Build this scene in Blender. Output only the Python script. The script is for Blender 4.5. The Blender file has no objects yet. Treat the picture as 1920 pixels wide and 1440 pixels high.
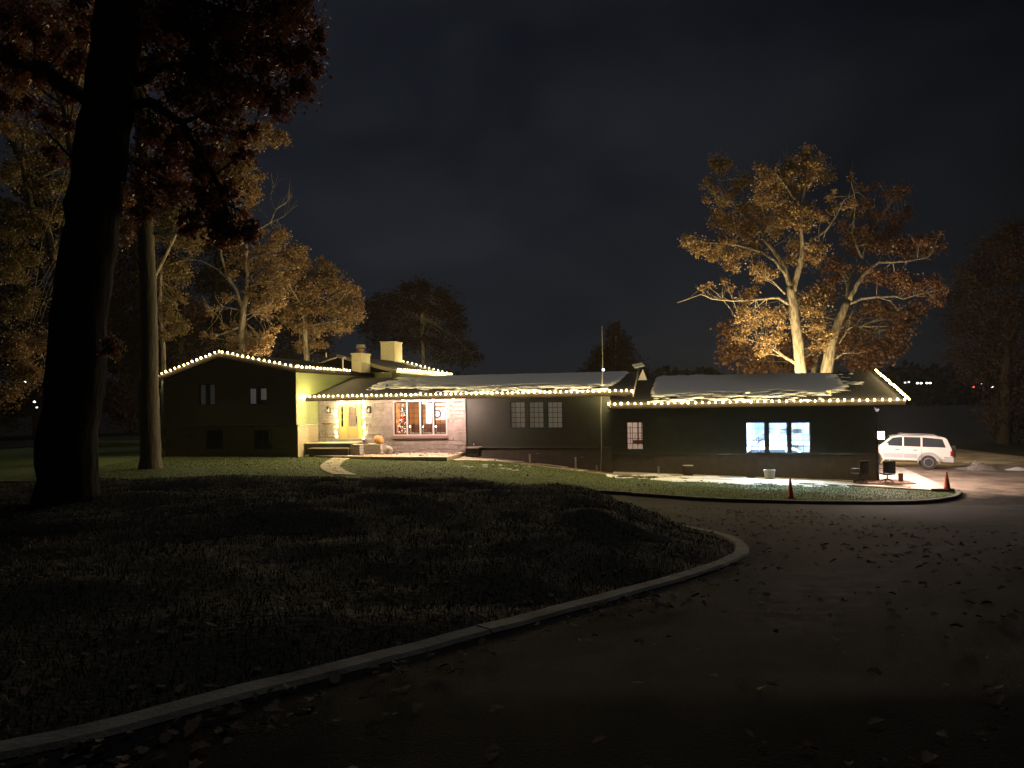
import bpy, bmesh, math, random
import numpy as np
from mathutils import Vector, Matrix
random.seed(7); rng = np.random.default_rng(7)
scene = bpy.context.scene
C = scene.collection
R = math.radians

# ---------------------------------------------------------------- camera
FPX = 1400.0; CAMZ = 4.5; TH = R(1.02); PH = R(1.0)
def ray(px, py):
    u = (px - 960) / FPX; v = (720 - py) / FPX
    u1 = u * math.cos(PH) + v * math.sin(PH); v1 = -u * math.sin(PH) + v * math.cos(PH)
    return Vector((u1, math.cos(TH) - v1 * math.sin(TH), math.sin(TH) + v1 * math.cos(TH)))
def at(px, py, Y):
    d = ray(px, py); k = Y / d.y
    return Vector((d.x * k, Y, CAMZ + d.z * k))
cam_d = bpy.data.cameras.new("camera"); cam = bpy.data.objects.new("camera", cam_d); C.objects.link(cam)
Uv = Vector((0, -math.sin(TH), math.cos(TH))); Fv = Vector((0, math.cos(TH), math.sin(TH)))
rt = Vector((1, 0, 0)) * math.cos(PH) - Uv * math.sin(PH); up = Vector((1, 0, 0)) * math.sin(PH) + Uv * math.cos(PH)
m = Matrix((rt, up, -Fv)).transposed().to_4x4(); m.translation = (0, 0, CAMZ)
cam.matrix_world = m
cam_d.sensor_width = 36; cam_d.lens = 36 * FPX / 1920; cam_d.clip_end = 2000; cam_d.clip_start = 0.05
scene.camera = cam

# ---------------------------------------------------------------- noise
_perm = rng.random((256, 256))
def vnoise(x, y):
    x = np.asarray(x, float); y = np.asarray(y, float)
    xi = np.floor(x).astype(int); yi = np.floor(y).astype(int)
    fx = x - xi; fy = y - yi; fx = fx * fx * (3 - 2 * fx); fy = fy * fy * (3 - 2 * fy)
    a = _perm[xi & 255, yi & 255]; b = _perm[(xi + 1) & 255, yi & 255]
    c = _perm[xi & 255, (yi + 1) & 255]; d = _perm[(xi + 1) & 255, (yi + 1) & 255]
    return (a * (1 - fx) + b * fx) * (1 - fy) + (c * (1 - fx) + d * fx) * fy
def fbm(x, y, o=4):
    s = 0; a = .5; t = 0
    for i in range(o):
        s = s + a * vnoise(np.asarray(x) * 2 ** i + 17 * i, np.asarray(y) * 2 ** i + 31 * i); t += a; a *= .5
    return s / t
def sstep(a, b, x):
    t = np.clip((np.asarray(x, float) - a) / (b - a), 0, 1); return t * t * (3 - 2 * t)

# ---------------------------------------------------------------- materials
def mat(name, col=(.5, .5, .5), rough=.8, metal=0, emit=None, estr=0, noise=None, bump=0, bscale=20, spec=.3, stretch=(1, 1, 1)):
    M = bpy.data.materials.new(name); M.use_nodes = True
    nt = M.node_tree; b = nt.nodes['Principled BSDF']
    b.inputs['Base Color'].default_value = (*col, 1); b.inputs['Roughness'].default_value = rough
    b.inputs['Metallic'].default_value = metal; b.inputs['Specular IOR Level'].default_value = spec
    if emit:
        b.inputs['Emission Color'].default_value = (*emit, 1); b.inputs['Emission Strength'].default_value = estr
    if noise or bump:
        tc = nt.nodes.new('ShaderNodeTexCoord'); mp = nt.nodes.new('ShaderNodeMapping')
        mp.inputs['Scale'].default_value = stretch
        nt.links.new(tc.outputs['Object'], mp.inputs[0])
    if noise:                       # (colour 2, scale, low, high)
        n = nt.nodes.new('ShaderNodeTexNoise'); n.inputs['Scale'].default_value = noise[1]; n.inputs['Detail'].default_value = 6
        nt.links.new(mp.outputs[0], n.inputs['Vector'])
        r = nt.nodes.new('ShaderNodeValToRGB'); e = r.color_ramp.elements
        e[0].position = noise[2]; e[0].color = (*col, 1); e[1].position = noise[3]; e[1].color = (*noise[0], 1)
        nt.links.new(n.outputs['Fac'], r.inputs[0]); nt.links.new(r.outputs[0], b.inputs['Base Color'])
    if bump:
        n2 = nt.nodes.new('ShaderNodeTexNoise'); n2.inputs['Scale'].default_value = bscale; n2.inputs['Detail'].default_value = 5
        nt.links.new(mp.outputs[0], n2.inputs['Vector'])
        bp = nt.nodes.new('ShaderNodeBump'); bp.inputs['Strength'].default_value = 1; bp.inputs['Distance'].default_value = bump
        nt.links.new(n2.outputs['Fac'], bp.inputs['Height']); nt.links.new(bp.outputs[0], b.inputs['Normal'])
    return M

def leafmat(name, c1, c2, tr=.35, gloss=.4):
    M = bpy.data.materials.new(name); M.use_nodes = True; nt = M.node_tree; b = nt.nodes['Principled BSDF']
    g = nt.nodes.new('ShaderNodeNewGeometry'); r = nt.nodes.new('ShaderNodeValToRGB')
    r.color_ramp.elements[0].color = (*c1, 1); r.color_ramp.elements[1].color = (*c2, 1)
    nt.links.new(g.outputs['Random Per Island'], r.inputs[0]); nt.links.new(r.outputs[0], b.inputs['Base Color'])
    b.inputs['Roughness'].default_value = gloss; b.inputs['Specular IOR Level'].default_value = .4
    t = nt.nodes.new('ShaderNodeBsdfTranslucent'); mx = nt.nodes.new('ShaderNodeMixShader'); mx.inputs[0].default_value = tr
    nt.links.new(r.outputs[0], t.inputs[0])
    nt.links.new(b.outputs[0], mx.inputs[1]); nt.links.new(t.outputs[0], mx.inputs[2])
    nt.links.new(mx.outputs[0], nt.nodes['Material Output'].inputs[0])
    return M

def stonemat(name, c1, c2, mortar, sc=1.0, dist=.03, bw=.42, rh=.11):
    M = bpy.data.materials.new(name); M.use_nodes = True; nt = M.node_tree; b = nt.nodes['Principled BSDF']
    tc = nt.nodes.new('ShaderNodeTexCoord'); sep = nt.nodes.new('ShaderNodeSeparateXYZ'); cmb = nt.nodes.new('ShaderNodeCombineXYZ')
    ad = nt.nodes.new('ShaderNodeMath'); ad.operation = 'ADD'
    L = nt.links.new
    L(tc.outputs['Object'], sep.inputs[0]); L(sep.outputs[0], ad.inputs[0]); L(sep.outputs[1], ad.inputs[1])
    n = nt.nodes.new('ShaderNodeTexNoise'); n.inputs['Scale'].default_value = 3.0; n.inputs['Detail'].default_value = 4
    L(tc.outputs['Object'], n.inputs['Vector'])
    sub = nt.nodes.new('ShaderNodeMath'); sub.operation = 'MULTIPLY_ADD'; sub.inputs[1].default_value = .12; 
    L(n.outputs['Fac'], sub.inputs[0]); L(sep.outputs[2], sub.inputs[2])
    L(ad.outputs[0], cmb.inputs[0]); L(sub.outputs[0], cmb.inputs[1])
    br = nt.nodes.new('ShaderNodeTexBrick'); br.inputs['Scale'].default_value = sc
    br.inputs['Brick Width'].default_value = bw; br.inputs['Row Height'].default_value = rh; br.inputs['Mortar Size'].default_value = .012
    br.inputs['Mortar Smooth'].default_value = .4; br.inputs['Bias'].default_value = 0
    br.inputs['Color1'].default_value = (*c1, 1); br.inputs['Color2'].default_value = (*c2, 1); br.inputs['Mortar'].default_value = (*mortar, 1)
    br.squash = .7; br.squash_frequency = 3; br.offset = .37
    L(cmb.outputs[0], br.inputs['Vector']); L(br.outputs['Color'], b.inputs['Base Color'])
    n2 = nt.nodes.new('ShaderNodeTexNoise'); n2.inputs['Scale'].default_value = 9; n2.inputs['Detail'].default_value = 6; n2.inputs['Distortion'].default_value = 1.0
    L(tc.outputs['Object'], n2.inputs['Vector'])
    mm = nt.nodes.new('ShaderNodeMath'); mm.operation = 'SUBTRACT'; L(n2.outputs['Fac'], mm.inputs[0]); L(br.outputs['Fac'], mm.inputs[1])
    bp = nt.nodes.new('ShaderNodeBump'); bp.inputs['Distance'].default_value = dist; L(mm.outputs[0], bp.inputs['Height']); L(bp.outputs[0], b.inputs['Normal'])
    b.inputs['Roughness'].default_value = .85
    return M

WARM = (1.0, .80, .38)
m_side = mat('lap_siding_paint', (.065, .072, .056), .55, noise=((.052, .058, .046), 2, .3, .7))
m_side_lit = mat('olive_siding_lit', (.25, .28, .12), .6, noise=((.20, .235, .105), 1.5, .3, .7), bump=.004, bscale=30, stretch=(.3, .3, 4))  # lighter copy of the siding; lamplight put into the colour
m_stone = stonemat('painted_ledge_stone', (.50, .45, .40), (.44, .39, .35), (.30, .27, .23), dist=.07, bw=.5, rh=.16)
m_stonep = mat('painted_rubble', (.46, .41, .37), .85, noise=((.34, .30, .27), 4, .3, .7), bump=.02, bscale=12)
m_brick_shade = stonemat('shaded_base_brick', (.15, .13, .105), (.125, .105, .085), (.12, .11, .09), 1.0, .02, .4, .2)  # darker copy of the base brick; the front's shade put into it
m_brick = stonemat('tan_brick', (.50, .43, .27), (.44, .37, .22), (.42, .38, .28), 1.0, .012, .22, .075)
m_chim = stonemat('chimney_brick', (.52, .47, .30), (.46, .41, .25), (.40, .36, .24), 1.0, .015, .22, .075)
m_found = mat('foundation_render', (.12, .105, .09), .9, noise=((.09, .08, .07), 3, .3, .7), bump=.006, bscale=14)
m_shing = mat('roof_shingles', (.03, .027, .024), .9, noise=((.065, .053, .038), 5, .35, .7), bump=.03, bscale=18, stretch=(1, 3, 1))
m_fascia = mat('fascia_brown', (.012, .009, .007), .85, spec=.02)
m_trimlt = mat('soffit_tan', (.2, .17, .12), .7)
m_white = mat('white_trim', (.62, .56, .54), .5)
m_dark = mat('dark_metal', (.02, .02, .02), .45)
m_winfr = mat('dark_window_frame', (.03, .028, .025), .5)
m_conc = mat('concrete', (.42, .37, .32), .9, noise=((.33, .29, .25), 2.5, .3, .7), bump=.006, bscale=25)
m_kerb = mat('kerb_concrete', (.15, .14, .12), .9, noise=((.06, .055, .048), 3.5, .35, .7), bump=.008, bscale=30)
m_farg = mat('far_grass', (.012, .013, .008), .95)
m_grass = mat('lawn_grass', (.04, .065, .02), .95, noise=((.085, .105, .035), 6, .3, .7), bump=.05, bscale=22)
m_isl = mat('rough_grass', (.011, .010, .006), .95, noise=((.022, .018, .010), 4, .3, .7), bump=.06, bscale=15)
m_grav = mat('gravel', (.05, .042, .037), .95, noise=((.17, .135, .11), .8, .5, .8), bump=.03, bscale=35)
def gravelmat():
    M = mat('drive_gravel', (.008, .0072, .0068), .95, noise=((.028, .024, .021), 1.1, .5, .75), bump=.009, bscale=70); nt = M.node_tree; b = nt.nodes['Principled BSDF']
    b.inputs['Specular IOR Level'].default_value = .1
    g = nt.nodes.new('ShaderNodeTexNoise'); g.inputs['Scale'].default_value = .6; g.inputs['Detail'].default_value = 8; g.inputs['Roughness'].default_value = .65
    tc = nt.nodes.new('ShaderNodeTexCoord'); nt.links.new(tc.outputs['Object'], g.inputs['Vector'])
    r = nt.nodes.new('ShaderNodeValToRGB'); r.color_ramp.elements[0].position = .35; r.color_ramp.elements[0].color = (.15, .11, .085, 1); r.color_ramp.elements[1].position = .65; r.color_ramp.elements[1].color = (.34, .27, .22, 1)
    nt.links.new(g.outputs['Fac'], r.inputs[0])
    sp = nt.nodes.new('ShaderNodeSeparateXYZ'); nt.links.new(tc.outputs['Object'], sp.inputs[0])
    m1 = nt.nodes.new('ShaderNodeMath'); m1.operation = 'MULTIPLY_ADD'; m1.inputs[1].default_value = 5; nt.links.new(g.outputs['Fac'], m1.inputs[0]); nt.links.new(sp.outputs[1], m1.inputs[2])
    mr = nt.nodes.new('ShaderNodeMapRange'); mr.inputs[1].default_value = 33; mr.inputs[2].default_value = 36.5; nt.links.new(m1.outputs[0], mr.inputs[0])  # corner lamp's pool of light put into a lighter gravel colour
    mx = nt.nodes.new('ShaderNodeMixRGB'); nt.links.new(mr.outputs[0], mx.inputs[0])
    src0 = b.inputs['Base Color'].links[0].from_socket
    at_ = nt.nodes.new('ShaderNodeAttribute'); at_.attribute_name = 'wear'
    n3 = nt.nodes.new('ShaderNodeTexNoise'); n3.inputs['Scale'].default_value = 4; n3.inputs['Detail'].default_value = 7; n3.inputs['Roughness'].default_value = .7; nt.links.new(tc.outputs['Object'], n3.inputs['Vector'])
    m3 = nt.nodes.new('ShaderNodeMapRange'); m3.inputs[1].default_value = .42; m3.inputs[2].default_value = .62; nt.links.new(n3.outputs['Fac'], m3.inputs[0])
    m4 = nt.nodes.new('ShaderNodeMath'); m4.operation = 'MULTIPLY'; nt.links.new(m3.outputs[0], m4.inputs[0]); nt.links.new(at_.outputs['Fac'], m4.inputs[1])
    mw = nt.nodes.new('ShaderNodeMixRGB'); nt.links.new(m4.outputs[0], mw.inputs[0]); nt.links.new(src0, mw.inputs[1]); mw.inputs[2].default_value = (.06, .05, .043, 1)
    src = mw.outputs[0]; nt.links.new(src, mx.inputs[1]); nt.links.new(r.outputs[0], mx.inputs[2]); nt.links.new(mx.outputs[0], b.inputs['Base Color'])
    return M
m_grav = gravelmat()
m_snow = mat('snow', (.72, .72, .73), .7, bump=.015, bscale=25)
def bulbmat(name, st):
    M = bpy.data.materials.new(name); M.use_nodes = True; nt = M.node_tree; nt.nodes.remove(nt.nodes['Principled BSDF'])
    t = nt.nodes.new('ShaderNodeBsdfTransparent'); t.inputs[0].default_value = (1, .97, .9, 1)
    e = nt.nodes.new('ShaderNodeEmission'); e.inputs[0].default_value = (1.0, .80, .36, 1); e.inputs[1].default_value = st
    a = nt.nodes.new('ShaderNodeAddShader'); nt.links.new(t.outputs[0], a.inputs[0]); nt.links.new(e.outputs[0], a.inputs[1]); nt.links.new(a.outputs[0], nt.nodes['Material Output'].inputs[0])
    M.cycles.emission_sampling = 'NONE'
    return M
m_bulb = bulbmat('bulb_glass', 9)
m_wire = mat('green_wire', (.02, .03, .015), .6)
m_bark = mat('oak_bark', (.14, .115, .09), .95, noise=((.34, .29, .23), 7, .38, .58), bump=.07, bscale=9, stretch=(1, 1, .25))
m_barkd = mat('rough_dark_bark', (.10, .075, .055), .95, noise=((.16, .12, .09), 5, .3, .7), bump=.06, bscale=7, stretch=(1, 1, .2))
m_leaf = leafmat('brown_oak_leaves', (.23, .145, .075), (.42, .285, .155))
m_leafd = leafmat('dark_russet_leaves', (.13, .062, .036), (.24, .125, .07), .3)
m_leafk = leafmat('shadowed_dark_leaves', (.03, .016, .011), (.065, .032, .022), .25, .8)
m_leafg = leafmat('olive_leaves', (.17, .125, .055), (.28, .205, .095))
m_leaff = leafmat('dry_fallen_leaves', (.025, .015, .01), (.11, .07, .048), .1, .95)
def glass(name, tint=(.9, .95, 1), refl=.08):
    M = bpy.data.materials.new(name); M.use_nodes = True; nt = M.node_tree
    nt.nodes.remove(nt.nodes['Principled BSDF'])
    t = nt.nodes.new('ShaderNodeBsdfTransparent'); t.inputs[0].default_value = (*tint, 1)
    g = nt.nodes.new('ShaderNodeBsdfGlossy'); g.inputs['Roughness'].default_value = .03
    mx = nt.nodes.new('ShaderNodeMixShader'); mx.inputs[0].default_value = refl
    nt.links.new(t.outputs[0], mx.inputs[1]); nt.links.new(g.outputs[0], mx.inputs[2]); nt.links.new(mx.outputs[0], nt.nodes['Material Output'].inputs[0])
    return M
m_glass = glass('window_glass')
m_dglass = mat('dark_glass', (.012, .014, .014), .05, spec=.6)

# ---------------------------------------------------------------- mesh helpers
class MB:
    def __init__(s): s.v = []; s.f = []
    def quad(s, a, b, c, d):
        n = len(s.v); s.v += [tuple(a), tuple(b), tuple(c), tuple(d)]; s.f.append((n, n + 1, n + 2, n + 3)); return s
    def poly(s, pts):
        n = len(s.v); s.v += [tuple(p) for p in pts]; s.f.append(tuple(range(n, n + len(pts)))); return s
    def box(s, x0, x1, y0, y1, z0, z1, M=None):
        p = [(x, y, z) for z in (z0, z1) for y in (y0, y1) for x in (x0, x1)]
        if M is not None: p = [tuple(M @ Vector(q)) for q in p]
        n = len(s.v); s.v += p
        for q in ((0, 2, 3, 1), (4, 5, 7, 6), (0, 1, 5, 4), (2, 6, 7, 3), (0, 4, 6, 2), (1, 3, 7, 5)): s.f.append(tuple(n + i for i in q))
        return s
    def prism(s, base, off):          # base polygon + offset vector
        n = len(s.v); k = len(base); off = Vector(off)
        s.v += [tuple(p) for p in base] + [tuple(Vector(p) + off) for p in base]
        s.f.append(tuple(n + i for i in reversed(range(k)))); s.f.append(tuple(n + k + i for i in range(k)))
        for i in range(k):
            j = (i + 1) % k; s.f.append((n + i, n + j, n + k + j, n + k + i))
        return s
    def tube(s, pts, rad, sides=8, cap=True):
        pts = [Vector(p) for p in pts]
        if not hasattr(rad, '__len__'): rad = [rad] * len(pts)
        n0 = len(s.v); prev = None
        for i, p in enumerate(pts):
            d = (pts[min(i + 1, len(pts) - 1)] - pts[max(i - 1, 0)])
            d = d.normalized() if d.length > 1e-9 else Vector((0, 0, 1))
            if prev is None:
                a = d.cross(Vector((0, 0, 1)) if abs(d.z) < .9 else Vector((1, 0, 0))).normalized()
            else:
                a = (prev - d * prev.dot(d)); a = a.normalized() if a.length > 1e-6 else d.orthogonal().normalized()
            prev = a; b = d.cross(a)
            for k in range(sides):
                t = 2 * math.pi * k / sides; s.v.append(tuple(p + (a * math.cos(t) + b * math.sin(t)) * rad[i]))
        for i in range(len(pts) - 1):
            for k in range(sides):
                q = (k + 1) % sides; o = n0 + i * sides
                s.f.append((o + k, o + q, o + sides + q, o + sides + k))
        if cap:
            s.f.append(tuple(n0 + k for k in reversed(range(sides)))); e = n0 + (len(pts) - 1) * sides
            s.f.append(tuple(e + k for k in range(sides)))
        return s
    def lathe(s, prof, c=(0, 0, 0), n=20, axis='z'):
        o = len(s.v); c = Vector(c)
        for r, h in prof:
            for k in range(n):
                t = 2 * math.pi * k / n; a, b = r * math.cos(t), r * math.sin(t)
                s.v.append(tuple(c + (Vector((a, b, h)) if axis == 'z' else Vector((a, h, b)))))
        for i in range(len(prof) - 1):
            for k in range(n):
                q = (k + 1) % n; s.f.append((o + i * n + k, o + i * n + q, o + (i + 1) * n + q, o + (i + 1) * n + k))
        s.f.append(tuple(o + k for k in reversed(range(n)))); e = o + (len(prof) - 1) * n; s.f.append(tuple(e + k for k in range(n)))
        return s
    def build(s, name, material, parent=None, smooth=False, bevel=0):
        me = bpy.data.meshes.new(name); me.from_pydata(s.v, [], s.f)
        me.materials.append(material)
        bm = bmesh.new(); bm.from_mesh(me); bmesh.ops.recalc_face_normals(bm, faces=bm.faces); bm.to_mesh(me); bm.free()
        if smooth: me.polygons.foreach_set('use_smooth', [True] * len(me.polygons))
        o = bpy.data.objects.new(name, me); C.objects.link(o)
        if parent: o.parent = parent
        if bevel:
            b = o.modifiers.new('bevel', 'BEVEL'); b.width = bevel; b.segments = 2; b.limit_method = 'ANGLE'
        return o
def npmesh(name, V, F, material, parent=None, smooth=False):
    V = np.asarray(V, np.float32); F = np.asarray(F, np.int32)
    me = bpy.data.meshes.new(name); k = F.shape[1]
    me.vertices.add(len(V)); me.vertices.foreach_set('co', V.ravel())
    me.loops.add(F.size); me.loops.foreach_set('vertex_index', F.ravel())
    me.polygons.add(len(F)); me.polygons.foreach_set('loop_start', np.arange(0, F.size, k, dtype=np.int32))
    me.update(calc_edges=True); me.materials.append(material)
    if smooth: me.polygons.foreach_set('use_smooth', np.ones(len(F), bool))
    o = bpy.data.objects.new(name, me); C.objects.link(o)
    if parent: o.parent = parent
    return o
def tag(o, label=None, cat=None, group=None, kind=None):
    if label: o['label'] = label
    if cat: o['category'] = cat
    if group: o['group'] = group
    if kind: o['kind'] = kind
    return o
def thing(name, label, cat, loc=(0, 0, 0), rz=0, group=None):
    o = bpy.data.objects.new(name, None); C.objects.link(o); o.location = loc; o.rotation_euler = (0, 0, rz)
    o.empty_display_size = .3
    return tag(o, label, cat, group)
def dup(root, loc, rz, label):
    r = root.copy(); C.objects.link(r); r.location = loc; r.rotation_euler = (0, 0, rz); r['label'] = label
    for ch in list(root.children):
        c = ch.copy(); C.objects.link(c); c.parent = r
        for g in ch.children:
            d = g.copy(); C.objects.link(d); d.parent = c
    return r

# ---------------------------------------------------------------- terrain
KX = [-60, -15, -3, 5, 12, 18, 60]; KZ = [1.7, 1.45, 1.05, .38, .14, 0, 0]; FZ = [1.7, 1.5, 1.42, .45, .22, 0, -.1]
FY = 40.6
def seg_d(x, y, P, closed=True):
    x = np.asarray(x, float); y = np.asarray(y, float); d = np.full(np.broadcast(x, y).shape, 1e9)
    n = len(P)
    for i in range(n if closed else n - 1):
        x0, y0 = P[i]; x1, y1 = P[(i + 1) % n]; dx, dy = x1 - x0, y1 - y0
        t = np.clip(((x - x0) * dx + (y - y0) * dy) / (dx * dx + dy * dy), 0, 1)
        d = np.minimum(d, np.hypot(x - x0 - t * dx, y - y0 - t * dy))
    return d
def inside(x, y, P):
    x = np.asarray(x, float); y = np.asarray(y, float); r = np.zeros(np.broadcast(x, y).shape, bool)
    n = len(P); j = n - 1
    for i in range(n):
        xi, yi = P[i]; xj, yj = P[j]
        if yi != yj:
            r ^= ((yi > y) != (yj > y)) & (x < (xj - xi) * (y - yi) / (yj - yi) + xi)
        j = i
    return r
def smooth_poly(P, closed, it=2):
    for _ in range(it):
        Q = []; n = len(P)
        if not closed: Q.append(P[0])
        for i in range(n if closed else n - 1):
            a, b = P[i], P[(i + 1) % n]
            Q += [(a[0] * .75 + b[0] * .25, a[1] * .75 + b[1] * .25), (a[0] * .25 + b[0] * .75, a[1] * .25 + b[1] * .75)]
        if not closed: Q.append(P[-1])
        P = Q
    return P
ISL = []
def zt(x, y, bump=True):
    x = np.asarray(x, float); y = np.asarray(y, float)
    zk = np.interp(x, KX, KZ); zf = np.interp(x, KX, FZ)
    t = np.clip((y - 4) / 25, 0, 1); t = t * .75 + .25 * t * t * (3 - 2 * t)
    near = 2.9 + np.where(y < 4, (4 - y) * .01, 0)
    z = near * (1 - t) + zk * t
    fy = FY - .2126 * x
    z = z + (zf - zk) * np.clip((y - 29) / np.maximum(fy - 29, 1), 0, 1)
    z = z + np.where((x > 17) & (y > 36), .035 * np.clip(26 - x, 0, 9) * sstep(38, 42, y) * sstep(17, 19.5, x), 0)
    if bump:
        if not ISL: return z
        ins = inside(x, y, ISL); d = seg_d(x, y, ISL) * ins
        amp = np.interp(y, [3, 6, 9, 13, 16, 20, 23], [.05, .10, .25, .62, .78, .65, .4]) * np.interp(x, [-16, -6], [.75, 1])
        z = z + amp * sstep(0, 2.1, d) + ins * sstep(0, .6, d) * (fbm(x * .9, y * .9) - .5) * .28
        z = z + (fbm(x * .35 + 9, y * .35) - .5) * .10 * sstep(5, 8, y) * (1 - sstep(26, 29, y))
    return z
def G(px, py, bump=True):           # the point of the ground seen at a pixel
    d = ray(px, py); k = np.arange(3, 120, .04)
    z = CAMZ + d.z * k; g = zt(d.x * k, d.y * k, bump)
    i = int(np.argmax(z < g)); k = k[i]
    return Vector((d.x * k, d.y * k, float(g[i])))

_near = [(0, 1424), (100, 1400), (300, 1348), (500, 1292), (700, 1243), (900, 1189), (1100, 1134), (1200, 1108), (1300, 1078), (1360, 1058), (1390, 1040), (1394, 1028), (1375, 1012), (1340, 1001), (1295, 992)]
_np = [G(px, py, False) for px, py in _near]
ISL = [(-30, -3), (-9, 1.4)] + [(p.x, p.y) for p in _np] + [(_np[-1].x - .15, _np[-1].y + 1.6), (_np[-1].x - .7, _np[-1].y + 3.6), (.6, 17.2), (-2.0, 19.2), (-7, 21), (-14, 22.5), (-30, 23)]
print([(round(a, 1), round(b, 1)) for a, b in ISL])
ISL = smooth_poly(ISL, True)
# ---------------------------------------------------------------- the house (local frame: x along the front, y back, z up)
ANG = R(-12); fv = Vector((math.cos(ANG), math.sin(ANG), 0)); bv = Vector((-math.sin(ANG), math.cos(ANG), 0))
ORG = Vector((0, FY, 0))
def F(px, py, t=0):                 # where the ray of a pixel meets the upright plane y = t of the house frame
    d = ray(px, py); det = d.x * fv.y - d.y * fv.x
    # k*d = ORG + s*f + t*b
    cx, cy = ORG.x + t * bv.x, ORG.y + t * bv.y
    k = (cx * fv.y - cy * fv.x) / det; s = (d.x * cy - d.y * cx) / (-det)
    s = ((d.x * k - cx) * fv.x + (d.y * k - cy) * fv.y)
    return s, CAMZ + d.z * k
def W(s, t, z): return ORG + fv * s + bv * t + Vector((0, 0, z))
house = thing('ranch_house', 'long low split-level house with snowy roofs and lights strung along its eaves', 'house', ORG, ANG)
sW = F(599, 780)[0]                 # wing side wall / stone junction
sS = F(875, 800)[0]; sG = F(1145, 800)[0]; sR = F(1645, 830)[0]
zE = F(800, 742, -1.7)[1]; zS = zE - .16      # main eave top, soffit
zGE = F(1400, 756, -.6)[1]; zGS = zGE - .2
zB = F(950, 838)[1]                 # siding bottom, middle
zGB = F(1500, 851)[1]
sL = F(303, 780, -2.7)[0]
print('s', sW, sS, sG, sR, sL, 'z', zE, zGE, zB, zGB)
def wall(mb, s0, s1, z0, z1, t, holes, lap=.2, proud=.022):
    """a wall in the plane y=t with openings, lapped boards if lap"""
    zs = {z0, z1}
    if lap:
        z = z0
        while z < z1 - .02: zs.add(z); z += lap
    zs = sorted(zs)
    for i in range(len(zs) - 1):
        a, b = zs[i], zs[i + 1]
        cuts = {a, b}
        for h in holes:
            for q in (h[2], h[3]):
                if a < q < b: cuts.add(q)
        cuts = sorted(cuts)
        for j in range(len(cuts) - 1):
            c, d = cuts[j], cuts[j + 1]; mid = (c + d) / 2
            spans = [(s0, s1)]
            for h in holes:
                if h[2] < mid < h[3]:
                    ns = []
                    for (x0, x1) in spans:
                        if h[0] > x0: ns.append((x0, min(x1, h[0])))
                        if h[1] < x1: ns.append((max(x0, h[1]), x1))
                    spans = [q for q in ns if q[1] - q[0] > 1e-4]
            pc = proud * (1 - (c - a) / (b - a)) if lap else 0; pd = proud * (1 - (d - a) / (b - a)) if lap else 0
            for (x0, x1) in spans:
                mb.quad((x0, t - pc, c), (x1, t - pc, c), (x1, t - pd, d), (x0, t - pd, d))
                if lap and j == 0: mb.quad((x0, t, c), (x1, t, c), (x1, t - pc, c), (x0, t - pc, c))
    for h in holes:                 # reveals
        x0, x1, c, d = h[:4]; e = t + .16
        mb.quad((x0, t, c), (x0, e, c), (x0, e, d), (x0, t, d)); mb.quad((x1, t, c), (x1, t, d), (x1, e, d), (x1, e, c))
        mb.quad((x0, t, c), (x1, t, c), (x1, e, c), (x0, e, c)); mb.quad((x0, t, d), (x0, e, d), (x1, e, d), (x1, t, d))
def window(s0, s1, z0, z1, t, cols, rows, fm, pm=None, fw=.05, mw=.012, back=.05, mm=None):
    mb = MB(); a, b = t + back - .04, t + back + .04
    mb.box(s0, s0 + fw, a, b, z0, z1).box(s1 - fw, s1, a, b, z0, z1).box(s0 + fw, s1 - fw, a, b, z0, z0 + fw).box(s0 + fw, s1 - fw, a, b, z1 - fw, z1)
    w = mb.build('window', fm, house)
    if cols * rows > 1:
        g = MB()
        for i in range(1, cols):
            x = s0 + fw + (s1 - s0 - 2 * fw) * i / cols; g.box(x - mw, x + mw, t + back - .012, t + back + .012, z0 + fw, z1 - fw)
        for i in range(1, rows):
            z = z0 + fw + (z1 - z0 - 2 * fw) * i / rows; g.box(s0 + fw, s1 - fw, t + back - .010, t + back + .010, z - mw, z + mw)
        g.build('glazing_bar', mm or fm, w)
    p = MB().quad((s0 + fw, t + back + .02, z0 + fw), (s1 - fw, t + back + .02, z0 + fw), (s1 - fw, t + back + .02, z1 - fw), (s0 + fw, t + back + .02, z1 - fw))
    p.build('pane', pm or m_glass, w)
    return w
def hole(px0, py0, px1, py1, t=0):
    a = F(px0, (py0 + py1) / 2, t)[0]; b = F(px1, (py0 + py1) / 2, t)[0]; pm = (px0 + px1) / 2
    return (a, b, F(pm, py1, t)[1], F(pm, py0, t)[1])

# --- middle and garage front, lapped siding
midw = [hole(957, 753, 985.5, 803), hole(991.5, 753, 1020, 803), hole(1026.5, 753, 1055, 803)]
smallw = hole(1175.5, 791, 1206, 843)
garw = [hole(1399, 791.5, 1434.5, 849), hole(1441, 791.5, 1476.5, 849), hole(1483, 791.5, 1519, 849.5)]
mb = MB(); wall(mb, sS, sG, zB, zE - .05, 0, midw)
o = mb.build('siding', m_side, house)
mb = MB(); wall(mb, sG, sR, zGB, zGE, -.03, [smallw] + garw)
wall(mb, sG - .02, sG, zGB, zGE, -.03, [])
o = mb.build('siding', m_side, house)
# end wall and back of the garage
mb = MB().box(sR - .05, sR, -.02, 9.5, -.6, zGE - .02).box(sG + .3, sR - .06, 9.3, 9.5, -.6, zGE)
gz = F(1300, 705, 5.2)[1]
mb.poly([(sR - .03, -.02, zGE - .02), (sR - .03, 9.5, zGE - .02), (sR - .03, 5.2, gz - .25)])
mb.build('end_wall', m_side, house)
MB().box(sR - .09, sR + .03, -.06, .09, -.3, zGE - .04).build('corner_board', m_winfr, house)
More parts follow.
